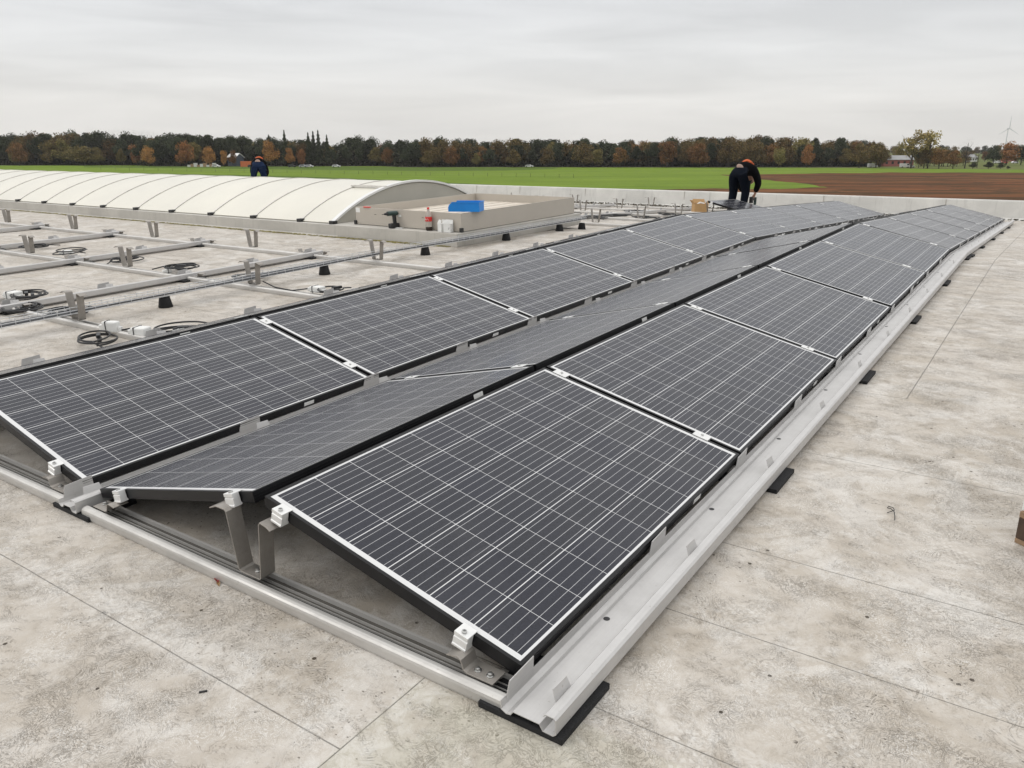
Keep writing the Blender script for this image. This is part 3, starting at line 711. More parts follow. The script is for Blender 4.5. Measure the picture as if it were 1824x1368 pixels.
# ------------------------------------------------------------------ optimiser boxes and cable coils
def conn_box(u, v, rz, label, L=.17, W_=.10, H=.06, z=.02, tilt=0.0):
    L, W_, H = L * .82, W_ * .8, H * .85
    root = empty('white_junction_box', label, 'junction box', 'white junction boxes lying on the frames', T(u, v, z) @ Matrix.Rotation(rz, 4, 'Z') @ Matrix.Rotation(tilt, 4, 'Y'))
    mb = MB(); mb.box(-L / 2, L / 2, -W_ / 2, W_ / 2, 0, H)
    mb.build('housing', M_white, root, .012)
    mb = MB(); mb.box(-L / 2 - .03, -L / 2, -W_ / 3, W_ / 3, .008, H * .7); mb.build('end_cap', M_white, root, .006); mb = MB(); mb.box(L / 2, L / 2 + .02, -W_ / 3, W_ / 3, .008, H * .55); mb.build('end_cap', M_white, root, .006)
    mb = MB(); mb.box(-.03, -.024, -W_ / 2 - .003, W_ / 2 + .003, -.001, H + .003); mb.build('cable_tie', M_blackp, root)
    mb = MB(); mb.tube([(L / 2 + .02, 0, .02), (L / 2 + .08, .01, .03), (L / 2 + .14, .04, .012)], .006, 7); mb.build('lead', M_cable, root)
    return root
def coil(u, v, label, r=.13, turns=3, seed=0, z=.012, squash=.8, tilt=(0, 0), junk=True):
    rr = random.Random(seed); r *= 1.12; root = empty('cable_coil', label, 'cable', 'coiled black cables lying on the roof', T(u, v, z) @ Matrix.Rotation(rr.uniform(0, 6), 4, 'Z') @ Matrix.Rotation(tilt[0], 4, 'X') @ Matrix.Rotation(tilt[1], 4, 'Y'))
    pts = []; n_ = 40 * turns
    ph = [rr.uniform(0, 6) for _ in range(4)]
    for i in range(n_):
        a = 2 * math.pi * i / 40; q = r * (1 + .13 * math.sin(a * .37 + ph[0]) + .07 * math.sin(a * 1.3 + ph[1]))
        pts.append((q * math.cos(a) + .02 * math.sin(a * .21 + ph[2]), q * squash * math.sin(a) + .015 * math.sin(a * .3), .01 + .012 * (1 + math.sin(a * .6 + ph[3])) + i / n_ * .02))
    pts += [(pts[-1][0] + .05 * k, pts[-1][1] + .03 * k, max(.0, pts[-1][2] - .01 * k)) for k in range(1, 4)]
    mb = MB(); mb.tube(pts, .0065, 7); mb.build('loop', M_cable, root)
    if junk:
        for k in range(2):
            x_, y_ = rr.uniform(-.06, .06), rr.uniform(-.05, .05)
            mb = MB(); mb.box(x_ - .05, x_ + .05, y_ - .014, y_ + .014, .012 + k * .02, .036 + k * .02); o = mb.build('plug', M_blackp, root, .004)
    return root
conn_box(-3.72, 1.60, R(25), 'white junction box standing upright beside the nearest bare bracket legs', .15, .07, .10, .03)
conn_box(-3.44, 1.66, R(20), 'rounded white box on the frame behind the nearest panel corner', .15, .11, .075, .03)
coil(-3.26, 1.86, 'black cable coil lying against the left panel row at the nearest junction', .15, 3, 1, .03)
coil(-3.60, 1.42, 'black cable coil and plugs in front of the upright white box', .13, 3, 2)
conn_box(-3.50, 3.40, R(5), 'white junction box on the second cross rail next to the left panel row', .16, .10, .065, .04)
coil(-3.36, 3.44, 'small black cable coil on the second cross rail next to the left panel row', .09, 2, 3, .04)
coil(-4.72, 3.62, 'black cable coil behind the second pair of bracket legs', .14, 4, 4)
coil(-5.62, 3.48, 'black cable coil perched over the second rail crossing with an aerial stub', .13, 4, 5, .06)
conn_box(-5.66, 3.36, R(70), 'small white box under the cable coil at the second rail crossing', .12, .07, .06, .04)
coil(-7.00, 3.66, 'flat black cable coil behind bracket legs in the middle bay', .15, 3, 6)
coil(-7.92, 3.52, 'wide thin cable coil on the far-left rail crossing', .17, 2, 7, .06, .8, (0, 0), False)
conn_box(-7.90, 3.46, R(40), 'white box inside the wide cable coil on the far-left crossing', .14, .08, .07, .05)
coil(-9.2, 3.70, 'black cable coil behind the leftmost visible bracket legs', .14, 3, 8)
coil(-5.18, 1.66, 'black cable coil at the first open-frame rail crossing by the left picture edge', .15, 4, 9)
coil(-4.70, 1.80, 'black cable coil just left of the nearest bare bracket legs', .14, 4, 10)
conn_box(-5.62, 1.80, R(15), 'white box cut by the left picture edge on a rail crossing', .16, .12, .08, .05)
coil(-5.48, 1.86, 'black cable coil lying beside the box at the left picture edge', .14, 4, 11, .06)
mb = MB(); mb.tube([(-4.24, 3.40, .07), (-4.05, 3.38, .035), (-3.8, 3.37, .03), (-3.62, 3.40, .06)], .006, 7)
o = mb.build('loose_cable', M_cable); o.matrix_world = MN; tag(o, 'thin black cable running along the second cross rail to a white box', 'cable')
for i, (px, py) in enumerate(((1060, 392), (1095, 388), (1150, 392), (1190, 386), (1010, 385), (1130, 380))):
    p = roof_at(px, py, MF); coil(p.x, p.y, f'tangled black cables among the far frames, {ORD[i]} heap', .26, 3, 20 + i, .02, .6)

# ------------------------------------------------------------------ things on and around the box
M_blue = simple('blue_plastic', (.005, .22, .66), .38, 0, .05, 6); M_red = simple('red_plastic', (.62, .03, .025), .4, 0, .05); M_card = simple('cardboard', (.48, .30, .14), .8, 0, .1, 6)
bb = empty('blue_storage_bin', 'bright blue plastic parts bin resting on the corner of the beige box', 'bin', M=T(-4.45, 6.86, BZ1 + .001) @ Matrix.Rotation(R(20), 4, 'Z'))
mb = MB(); ow, od, oh, t_ = .20, .15, .115, .004
side = [(-.20, 0), (.20, 0), (.20, .115), (.165, .118), (-.16, .118), (-.20, .085), (-.215, .05)]
mb.prism(side, 'y', -.11, -.106); mb.prism(side, 'y', .106, .11); mb.box(.196, .20, -.106, .106, 0, .115); mb.box(-.2, .196, -.106, .106, .0, .004); mb.box(-.215, -.205, -.106, .106, .0, .05)
mb.build('shell', M_blue, bb, .002)
mb = MB()
mb.box(-.165, .205, -.118, -.11, .112, .122); mb.box(-.165, .205, .11, .118, .112, .122); mb.box(.2, .208, -.118, .118, .112, .122); mb.build('rim', M_blue, bb, .002)
bo = empty('soft_drink_bottle', 'clear drink bottle with red cap and red label, nearly empty', 'bottle', M=T(-4.83, 6.545, .171))
M_pet = simple('clear_bottle', (.70, .66, .60), .12, 0, .02); M_pet.node_tree.nodes['Principled BSDF'].inputs['Transmission Weight'].default_value = .55
mb = MB(); mb.lathe([(.036, 0), (.043, .012), (.044, .07), (.040, .095), (.042, .12), (.044, .16), (.040, .19), (.026, .235), (.014, .262), (.013, .275)], 20); mb.build('body', M_pet, bo)
mb = MB(); mb.lathe([(.0435, .118), (.0450, .122), (.0455, .165), (.043, .176)], 20); o = mb.build('label', M_red, bo)
M_wr = simple('white_print', (.85, .85, .84), .5)
mb = MB(); mb.tube([(.046 * math.cos(R(a)), .046 * math.sin(R(a)), .145 + .009 * math.sin(R(a * 9))) for a in range(225, 316, 4)], .0018, 5); mb.build('script_mark', M_wr, o)
mb = MB(); mb.lathe([(.015, .268), (.016, .272), (.016, .290), (.014, .293)], 14); mb.build('cap', M_red, bo)
mb = MB(); mb.lathe([(.037, .002), (.0445, .012), (.0448, .048)], 20); mb.build('cola', simple('cola', (.02, .008, .005), .2), bo)
def drill(M, label):
    dr = empty('cordless_drill', label, 'cordless drill', M=M)
    mb = MB(); mb.tube([(-.085, 0, .19), (-.08, 0, .19), (-.02, 0, .193), (.05, 0, .193), (.075, 0, .192)], .031, 12); mb.build('motor_housing', simple('dark_teal_plastic', (.02, .045, .04), .45), dr, .004)
    mb = MB(); mb.tube([(.075, 0, .192), (.10, 0, .192), (.125, 0, .192)], .022, 10, r2=.012); mb.tube([(.125, 0, .192), (.165, 0, .192)], .004, 6); mb.build('chuck', M_blackp, dr)
    mb = MB(); mb.prism([(-.062, .175), (-.01, .175), (-.022, .06), (-.066, .06)], 'y', -.018, .018); mb.build('grip', M_blackp, dr, .008)
    mb = MB(); mb.box(-.095, .045, -.038, .038, 0, .062); mb.build('battery', M_blackp, dr, .01)
    return dr
drill(T(-5.45, 6.53, .171) @ Matrix.Rotation(R(262), 4, 'Z'), 'dark cordless drill standing on its battery against the beige box')
def carton(M, L, W_, H, label, flap=True):
    r_ = empty('white_carton', label, 'carton', 'white cartons by the beige box', M)
    mb = MB(); mb.box(-L / 2, L / 2, -W_ / 2, W_ / 2, 0, H); mb.build('carton_body', M_white, r_, .002)
    mb = MB(); mb.add([(-L / 2, -W_ / 2, H), (L / 2, -W_ / 2, H), (L / 2, -W_ / 2 + .01, H + .045), (-L / 2 + .02, -W_ / 2 + .015, H + .05), (-L / 2, W_ / 2, H), (L / 2, W_ / 2, H), (L / 2 - .01, W_ / 2 + .01, H + .04), (-L / 2, W_ / 2, H + .045)], [(0, 1, 2, 3), (4, 5, 6, 7)]); o = mb.build('flap', M_white, r_); s_ = o.modifiers.new('s', 'SOLIDIFY'); s_.thickness = .002
    return r_
carton(T(-4.60, 6.525, .171) @ Matrix.Rotation(R(-12), 4, 'Z'), .075, .08, .105, 'narrow white carton standing left of its twin at the box')
c2 = carton(T(-4.49, 6.52, .171) @ Matrix.Rotation(R(8), 4, 'Z'), .10, .08, .11, 'wider white carton with open top right of its twin')
mb = MB(); mb.tube([(.02, -.0415, .05), (.025, -.0415, .04), (.033, -.0415, .055), (.036, -.0415, .065)], .002, 5); mb.build('print_mark', M_blackp, c2)
mb = MB(); mb.box(-.06, .06, -.02, .02, 0, .012); o = mb.build('red_marker', M_red, None, .004); o.matrix_world = T(-6.02, 6.66, BZ1 + .001); tag(o, 'small red plastic strip lying on the rim of the beige box', 'marker')
mb = MB(); mb.box(-.05, .05, -.03, .03, 0, .008); o = mb.build('white_packet', M_white, None, .002); o.matrix_world = T(-5.34, 6.55, .171) @ Matrix.Rotation(R(10), 4, 'Z'); tag(o, 'small flat white packet beside the drill', 'packet')
# cardboard box near the worker
pb = roof_at(1246, 379, MF)
cb = empty('cardboard_box', 'open brown cardboard box on the roof left of the bending worker', 'box', M=T(pb.x, pb.y, 0, MF) @ Matrix.Rotation(R(38), 4, 'Z'))
L_b, W_b, H_b = .30, .24, .20; mb = MB(); t_ = .005
mb.box(-L_b / 2, L_b / 2, -W_b / 2, -W_b / 2 + t_, 0, H_b); mb.box(-L_b / 2, L_b / 2, W_b / 2 - t_, W_b / 2, 0, H_b); mb.box(-L_b / 2, -L_b / 2 + t_, -W_b / 2 + t_, W_b / 2 - t_, 0, H_b); mb.box(L_b / 2 - t_, L_b / 2, -W_b / 2 + t_, W_b / 2 - t_, 0, H_b); mb.box(-L_b / 2 + t_, L_b / 2 - t_, -W_b / 2 + t_, W_b / 2 - t_, 0, .006)
mb.build('box_body', M_card, cb)
for q in (((-L_b / 2, W_b / 2, H_b), (L_b / 2, W_b / 2, H_b), (L_b / 2 - .02, W_b / 2 + .04, H_b + .09), (-L_b / 2 + .02, W_b / 2 + .04, H_b + .09)), ((-L_b / 2, -W_b / 2, H_b), (-L_b / 2, W_b / 2, H_b), (-L_b / 2 - .06, W_b / 2 - .02, H_b + .07), (-L_b / 2 - .06, -W_b / 2 + .02, H_b + .07)), ((L_b / 2, -W_b / 2, H_b), (L_b / 2, W_b / 2, H_b), (L_b / 2 + .05, W_b / 2 - .02, H_b + .06), (L_b / 2 + .05, -W_b / 2 + .02, H_b + .06))):
    mb = MB(); mb.add(q, [(0, 1, 2, 3)]); o = mb.build('flap', M_card, cb); s_ = o.modifiers.new('s', 'SOLIDIFY'); s_.thickness = .004
mb = MB(); mb.tube([(-.08, 0, .17), (0, .02, .215), (.10, .03, .19)], .022, 8); mb.build('white_wrapping', M_white, cb)
# pallet corner at the right edge
M_wood = simple('pallet_wood', (.30, .20, .12), .8, 0, .35, 12, .5); M_woodd = simple('pallet_block_wood', (.07, .045, .03), .9, 0, .4, 18, .5)
pl = empty('wooden_pallet', 'weathered wooden pallet corner cut by the right picture edge', 'pallet', M=T(1.968, 1.60) @ Matrix.Rotation(R(-32), 4, 'Z'))
for (y0, y1) in ((0, .10), (.35, .45), (.70, .80)):
    for (x0, x1) in ((0, .10), (.45, .60), (1.05, 1.2)):
        mb = MB(); mb.box(x0, x1, y0, y1, .018, .098); mb.build('block', M_woodd, pl, .003)
    mb = MB(); mb.box(0, 1.2, y0, y1, 0, .018); mb.build('skid', M_wood, pl, .002)
for k in range(7):
    mb = MB(); mb.box(k * .183, k * .183 + .10, 0, .80, .098, .120); mb.build('deck_board', M_wood, pl, .002)
mb = MB(); mb.box(-.01, 1.19, -.01, .78, .121, .30); o = mb.build('white_carton', M_white, None, .004); o.matrix_world = T(1.985, 1.61) @ Matrix.Rotation(R(-32), 4, 'Z'); tag(o, 'pale wrapped load standing on the pallet at the right picture edge', 'carton')
# small litter
p = roof_at(1580, 915); mb = MB()
pts = [(0, 0, .004), (.012, .012, .008), (.02, .028, .008), (.012, .045, .01), (-.004, .046, .01), (-.006, .034, .008), (.008, .026, .012), (.022, .01, .01), (.03, -.02, .006), (.034, -.045, .003)]
mb.tube([(a * 1.0, b_ * 1.0, c_) for a, b_, c_ in pts], .0016, 6); o = mb.build('wire_offcut', M_cable); o.matrix_world = T(p.x, p.y); tag(o, 'thin dark wire offcut curled on the membrane near the right edge', 'wire')
p = roof_at(362, 1233); mb = MB(); mb.box(-.010, .010, -.0025, .0025, 0, .004); o = mb.build('black_offcut', M_blackp); o.matrix_world = T(p.x, p.y) @ Matrix.Rotation(R(50), 4, 'Z'); tag(o, 'tiny black plastic offcut on the membrane in the foreground', 'offcut')
M_leaf = simple('red_leaf', (.26, .03, .02), .6, 0, .4, 40); M_leafb = simple('brown_leaf', (.28, .17, .07), .7, 0, .3, 40)
def leaf(u, v, rz, m, label, s=.03):
    mb = MB(); q = [(-1, 0, .15), (-.5, -.32, .35), (.1, -.38, .3), (.8, -.12, .1), (1.2, 0, 0), (.8, .12, .12), (.1, .36, .28), (-.5, .30, .4)]
    mb.add([(a * s, b_ * s, c_ * s + .002) for a, b_, c_ in q] + [(0, 0, .1 * s + .002)], [(i, (i + 1) % 8, 8) for i in range(8)]); o = mb.build('fallen_leaf', m); o.matrix_world = T(u, v) @ Matrix.Rotation(rz, 4, 'Z'); tag(o, label, 'leaf')
leaf(-.19, -.085, R(150), M_leaf, 'dark red fallen leaf at the foot of the near cross rail', .026); leaf(-.165, -.098, R(-30), M_leafb, 'light brown leaf scrap next to the red leaf', .016)
leaf(VAL[0] - .02, 10.2 - .6, R(70), M_leafb, 'orange-brown leaf caught at the outermost tray beyond the crease', .07)
# short rods standing before the parapet
for i, (px, h) in enumerate(((802, .16), (845, .12), (910, .22), (970, .14))):
    p = roof_v(px, VF - .35, MF); mb = MB(); mb.tube([(0, 0, 0), (.01, 0, h)], .014, 8); mb.lathe([(.03, 0), (.03, .01), (.014, .02)], 10); o = mb.build('standing_rod', M_brk); o.matrix_world = T(p.x, p.y, 0, MF)
    tag(o, f'short metal rod standing by the far parapet, {ORD[i]} from the skylight', 'rod', 'short rods before the parapet')

# ------------------------------------------------------------------ people
M_skin = simple('skin', (.42, .24, .17), .5, 0, .05); M_navy = simple('navy_trousers', (.003, .005, .010), .95, 0, .25, 9, .4, 30, spec=.12); M_jeans = simple('blue_jeans', (.010, .020, .050), .95, 0, .25, 9, .4, 30, spec=.15); M_jack = simple('black_jacket', (.004, .004, .005), .95, 0, .3, 9, .4, 25, spec=.12)
M_orange = simple('orange_panel', (.62, .13, .04), .7, 0, .08, 12); M_hair = simple('dark_hair', (.025, .016, .010), .7); M_shirt = simple('pale_shirt', (.55, .40, .34), .8)
def skin_obj(name, verts, edges_, radii, mat, parent, sub=2, root_i=0):
    me = bpy.data.meshes.new(name); me.from_pydata(verts, edges_, []); me.materials.append(mat)
    o = bpy.data.objects.new(name, me); COL.objects.link(o); o.parent = parent
    sm = o.modifiers.new('skin', 'SKIN'); sm.use_smooth_shade = True
    sv = me.skin_vertices[0].data
    for i, r_ in enumerate(radii): sv[i].radius = r_ if isinstance(r_, tuple) else (r_, r_); sv[i].use_root = (i == root_i)
    s_ = o.modifiers.new('sub', 'SUBSURF'); s_.levels = sub; s_.render_levels = sub
    return o
def person(M, label, trousers, lean=0.0, spread=.15):
    root = empty('person', label, 'person', M=M)
    y = spread
    # body: pelvis, spine, neck, head, arms, legs, all one surface
    V = [(-.10, 0, .90), (.06, 0, .94), (.20, 0, .91), (.30, 0, .80), (.35, 0, .72), (.40, 0, .63),
         (-.10, .10, .85), (-.06, y, .48), (-.10, y, .09), (-.10, -.10, .85), (-.04, -y, .48), (-.08, -y, .09),
         (.26, .17, .84), (.30, .24, .62), (.36, .14, .40), (.38, .10, .34), (.26, -.17, .84), (.29, -.25, .62), (.36, -.14, .40), (.38, -.10, .34), (.02, y, .045), (.04, -y, .045)]
    E_ = [(0, 1), (1, 2), (2, 3), (3, 4), (4, 5), (0, 6), (6, 7), (7, 8), (0, 9), (9, 10), (10, 11), (2, 12), (12, 13), (13, 14), (14, 15), (2, 16), (16, 17), (17, 18), (18, 19), (8, 20), (11, 21)]
    rad = [.10, .10, .11, .055, .09, .085, .08, .055, .035, .08, .055, .035, .05, .04, .028, .034, .05, .04, .028, .034, .03, .03]
    # five bent fingers per hand
    for h, s_ in ((15, 1), (19, -1)):
        b0 = Vector(V[h])
        for k, (dx, L1) in enumerate(((-.026, .036), (-.009, .042), (.009, .040), (.024, .032))):
            i0 = len(V); V.append(tuple(b0 + Vector((dx, -s_ * .012, -.034)))); V.append(tuple(b0 + Vector((dx, -s_ * .040, -.034 - L1)))); E_ += [(h, i0), (i0, i0 + 1)]; rad += [.011, .008]
        i0 = len(V); V.append(tuple(b0 + Vector((-.036, -s_ * .028, -.005)))); V.append(tuple(b0 + Vector((-.034, -s_ * .055, -.024)))); E_ += [(h, i0), (i0, i0 + 1)]; rad += [.012, .010]
    skin_obj('body', V, E_, rad, M_skin, root, 2)
    skin_obj('trousers', [(-.14, 0, .90), (-.02, 0, .93), (-.12, .11, .82), (-.09, .14, .66), (-.05, y, .48), (-.09, y, .25), (-.10, y, .06), (-.12, -.11, .82), (-.08, -.14, .66), (-.03, -y, .48), (-.07, -y, .25), (-.08, -y, .06)],
             [(0, 1), (0, 2), (2, 3), (3, 4), (4, 5), (5, 6), (0, 7), (7, 8), (8, 9), (9, 10), (10, 11)], [(.185, .15), (.16, .13), .145, .125, .10, .088, .084, .145, .125, .10, .088, .084], trousers, root, 2)
    skin_obj('jacket', [(-.11, 0, .96), (.06, 0, .99), (.17, 0, .95), (.26, 0, .86), (.26, .19, .84), (.29, .25, .63), (.34, .16, .45), (.26, -.19, .84), (.28, -.26, .63), (.34, -.16, .45)],
             [(0, 1), (1, 2), (2, 3), (2, 4), (4, 5), (5, 6), (2, 7), (7, 8), (8, 9)], [(.185, .13), (.20, .165), (.205, .175), (.175, .15), .10, .08, .06, .10, .08, .06], M_jack, root, 2)
    skin_obj('shirt_hem', [(-.12, 0, .965), (-.09, 0, .98)], [(0, 1)], [(.10, .105), (.11, .108)], M_shirt, root, 2)
    # orange shoulder panel laid over the upper back
    mb = MB(); g = []
    for i in range(9):
        for j in range(9):
            a = i / 8; b_ = j / 8 - .5
            g.append((.10 + a * .19, b_ * .26 - .03, 1.158 - .05 * a - .12 * a * a - .16 * (b_ * 2) ** 2 * .35))
    mb.add(g, [(i * 9 + j, i * 9 + j + 1, (i + 1) * 9 + j + 1, (i + 1) * 9 + j) for i in range(8) for j in range(8)], 0, True)
    o = mb.build('orange_shoulder_panel', M_orange, root); s_ = o.modifiers.new('s', 'SOLIDIFY'); s_.thickness = .05; s_.offset = -1
    skin_obj('hair', [(.34, 0, .76), (.41, 0, .67)], [(0, 1)], [(.09, .095), (.09, .095)], M_hair, root, 2)
    for s_, xo in ((1, -.1), (-1, -.08)):
        mb = MB(); mb.prism([(xo - .09, 0), (xo + .20, 0), (xo + .21, .03), (xo + .12, .075), (xo - .02, .12), (xo - .09, .11)], 'y', s_ * y - .048, s_ * y + .048); mb.build('shoe', M_blackp, root, .02)
    return root
def face_dir(M, deg):
    """rotation about roof normal so +x points deg clockwise from 'away from camera' """
    Mi = M.inverted().to_3x3(); f = Mi @ Fw; a = math.atan2(f.y, f.x) - R(deg); return Matrix.Rotation(a, 4, 'Z')
p1 = roof_v(1316, 16.55, MF)
person(T(p1.x, p1.y, 0, MF) @ face_dir(MF, 48), 'worker in navy trousers and black hoodie bending over with a drill by the parapet', M_navy, spread=.15)
drill(T(p1.x, p1.y, 0, MF) @ face_dir(MF, 48) @ Matrix.Translation((.27, -.10, .25)) @ Matrix.Rotation(R(90), 4, 'Y'), 'cordless drill held pointing down by the worker near the parapet')
p2 = roof_v(463, 16.9, MF)
person(T(p2.x, p2.y, 0, MF) @ face_dir(MF, -12), 'worker in blue jeans and dark jacket bending over behind the skylight', M_jeans, spread=.17)

# ------------------------------------------------------------------ trees
def mat_foliage(name, ca, cb, cc, sc_=.35):
    m, t, b = newmat(name); n = N(t); o = n.obj(); oi = n.n('ShaderNodeObjectInfo')
    v1 = n.vor(o, 2.2, 'F1', 'Color'); r_ = n.xyz(v1)[0]; f = n.noise(o, sc_, 4, .7)
    c = n.mix(r_, tuple(q * .45 for q in ca), tuple(q * 1.35 for q in cb)); c = n.mix(n.rng(f, .45, .62, 0, .7), c, cc); c = n.mix(n.rng(n.xyz(v1)[1], .6, 1.0, 0, .7), c, tuple(q * 1.7 for q in cc))
    hsv = n.n('ShaderNodeHueSaturation'); n.link(c, hsv.inputs['Color']); n.link(n.rng(oi.outputs['Random'], 0, 1, .75, 1.3), hsv.inputs['Value']); n.link(n.rng(oi.outputs['Random'], 0, 1, .488, .512), hsv.inputs['Hue'])
    n.link(hsv.outputs[0], b.inputs['Base Color']); b.inputs['Roughness'].default_value = .85; b.inputs['Specular IOR Level'].default_value = .1
    return m
FOL = {'pine': mat_foliage('pine_needles', (.030, .040, .024), (.052, .062, .034), (.060, .062, .036)),
       'oak': mat_foliage('oak_leaves', (.080, .074, .032), (.13, .100, .040), (.16, .098, .042)),
       'brown': mat_foliage('brown_leaves', (.19, .090, .036), (.27, .135, .052), (.13, .088, .038)),
       'orange': mat_foliage('orange_leaves', (.30, .13, .045), (.42, .20, .07), (.22, .13, .055)),
       'yellow': mat_foliage('yellow_leaves', (.36, .29, .10), (.46, .38, .14), (.28, .23, .09)),
       'olive': mat_foliage('olive_leaves', (.17, .13, .05), (.23, .175, .065), (.15, .14, .05)),
       'bare': mat_foliage('bare_twigs', (.10, .085, .075), (.13, .11, .10), (.12, .10, .08))}
M_bark = simple('bark', (.045, .036, .028), .9, 0, .3, 3)
def crown_mesh(kind, seed, H=14.0):
    rr = random.Random(seed); mb = MB()
    if kind == 'spruce': n_ = 1500
    elif kind == 'bare': n_ = 900
    elif kind == 'poplar': n_ = 1100
    else: n_ = 3000
    lobes = []
    if kind in ('round', 'pinec', 'poplar'):
        for k in range(20 if kind != 'pinec' else 13):
            a = rr.uniform(0, 6.28); rr_ = rr.uniform(0, .26) * H
            if kind == 'round': z = rr.uniform(.32, .84) * H; s_ = rr.uniform(.12, .21) * H; rr_ *= 1.05 * math.sqrt(max(.1, 1 - ((z / H - .5) / .45) ** 2))
            elif kind == 'poplar': z = rr.uniform(.35, .93) * H; s_ = rr.uniform(.07, .13) * H; rr_ *= .9
            else: z = rr.uniform(.48, .90) * H; s_ = rr.uniform(.10, .19) * H; rr_ *= .8
            lobes.append((Vector((rr_ * math.cos(a), rr_ * math.sin(a), z)), s_))
    for i in range(n_):
        if kind == 'spruce':
            z = rr.uniform(.12, 1.0) ** 1.0; rad = (1 - z) ** .85 * .20 * H * (0.75 + .25 * math.sin(z * 60)) * rr.uniform(.5, 1.05); a = rr.uniform(0, 6.28)
            c_ = Vector((rad * math.cos(a), rad * math.sin(a), z * H)); s_ = .30
        elif kind == 'bare':
            a = rr.uniform(0, 6.28); z = rr.uniform(.3, 1.0); rad = .32 * H * math.sqrt(max(.02, 1 - ((z - .62) / .42) ** 2)) * math.sqrt(rr.random())
            c_ = Vector((rad * math.cos(a), rad * math.sin(a), z * H)); d = (c_ - Vector((0, 0, .25 * H))).normalized() * rr.uniform(.5, 1.4); w_ = Vector((-d.y, d.x, 0)) * .03
            mb.add([c_, c_ + w_, c_ + d], [(0, 1, 2)]); continue
        else:
            l, s0 = rr.choice(lobes); d = Vector((rr.gauss(0, 1), rr.gauss(0, 1), rr.gauss(0, .8))).normalized() * s0 * rr.uniform(.55, 1.08); c_ = l + d; s_ = rr.uniform(.24, .46)
        n1 = Vector((rr.gauss(0, 1), rr.gauss(0, 1), rr.gauss(0, 1) + .6)).normalized(); t1 = n1.orthogonal().normalized(); t2 = n1.cross(t1); a = rr.uniform(0, 6.28)
        e1 = (t1 * math.cos(a) + t2 * math.sin(a)) * s_; e2 = (-t1 * math.sin(a) + t2 * math.cos(a)) * s_ * .75
        mb.add([c_ - e1, c_ - e2 * .9, c_ + e1 * .8 + n1 * .1, c_ + e2], [(0, 1, 2, 3)])
    return mb
def trunk_mesh(kind, seed, H=14.0):
    rr = random.Random(seed); mb = MB(); top = .86 if kind in ('bare', 'poplar', 'spruce') else .7
    mb.tube([(0, 0, 0), (.1, .05, .25 * H), (-.05, .1, .5 * H), (.05, 0, top * H)], .30 if kind != 'spruce' else .2, 7, r2=.07)
    for k in range(14 if kind in ('bare', 'poplar') else 7):
        a = rr.uniform(0, 6.28); z0 = rr.uniform(.22, .6) * H; L1 = rr.uniform(.14, .26) * H
        if kind == 'spruce': break
        p = Vector((0, 0, z0)); q = p + Vector((math.cos(a) * L1 * .5, math.sin(a) * L1 * .5, L1 * .5)); s_ = p + Vector((math.cos(a) * L1, math.sin(a) * L1, L1 * 1.15))
        mb.tube([p, q, s_], .11, 5, r2=.03)
    return mb
TM = {}
def tree_meshes(shape, fol, k):
    key = (shape, fol, k)
    if key not in TM:
        TM[key] = (crown_mesh(shape, hash((shape, k)) % 1000 if False else k * 17 + len(shape)).mesh('crown', FOL[fol]), trunk_mesh(shape, k * 5 + 1).mesh('trunk', M_bark))
    return TM[key]
KIND = {'pine': 'pine_tree', 'oak': 'oak_tree', 'brown': 'autumn_tree', 'orange': 'autumn_tree', 'yellow': 'yellow_tree', 'olive': 'autumn_tree', 'bare': 'bare_tree'}
rt = random.Random(21)
def tree(p, H, shape, fol, label, group=None, wide=1.0, name=None):
    cm, tm = tree_meshes(shape, fol, rt.randrange(4))
    r_ = empty(name or KIND[fol], label, 'tree', group)
    r_.location = (p.x, p.y, p.z - .1); r_.rotation_euler = (0, 0, rt.uniform(0, 6.28)); s_ = H / 14.0; r_.scale = (s_ * wide, s_ * wide, s_)
    for nm, me in (('crown', cm), ('trunk', tm)):
        o = bpy.data.objects.new(nm, me); COL.objects.link(o); o.parent = r_
    return r_
CH = CW.z - GZ                                           # eye height over the fields
def depth_of(p): return (p - CW).dot(Vector((Fw.x, Fw.y, 0)).normalized())
def htop(y, dist): return CH + (265 - y) / F_PX * dist * math.cos(PG) ** 2   # height of something whose top shows at y
prof = [(-60, 236), (0, 239), (40, 238), (80, 234), (130, 237), (200, 240), (260, 240), (320, 239), (380, 245), (430, 243), (500, 245), (560, 251), (600, 254), (640, 245), (700, 251), (760, 247), (800, 247), (850, 252), (900, 250), (960, 248), (1010, 249), (1100, 248), (1150, 250), (1200, 244), (1240, 245), (1300, 240), (1350, 240), (1400, 242), (1450, 247), (1500, 245), (1540, 250), (1570, 258)]
def topy(x):
    for (a, ya), (b_, yb) in zip(prof, prof[1:]):
        if a <= x <= b_: return ya + (yb - ya) * (x - a) / (b_ - a)
    return 250
def dist_at(x): return 490 if x < 250 else (465 if x < 700 else 442)
GL = {'pine': 'dark green pine in the wood beyond the fields', 'oak': 'olive-brown oak in the wood beyond the fields', 'brown': 'rusty brown tree in the wood beyond the fields', 'olive': 'dull olive tree in the wood beyond the fields'}
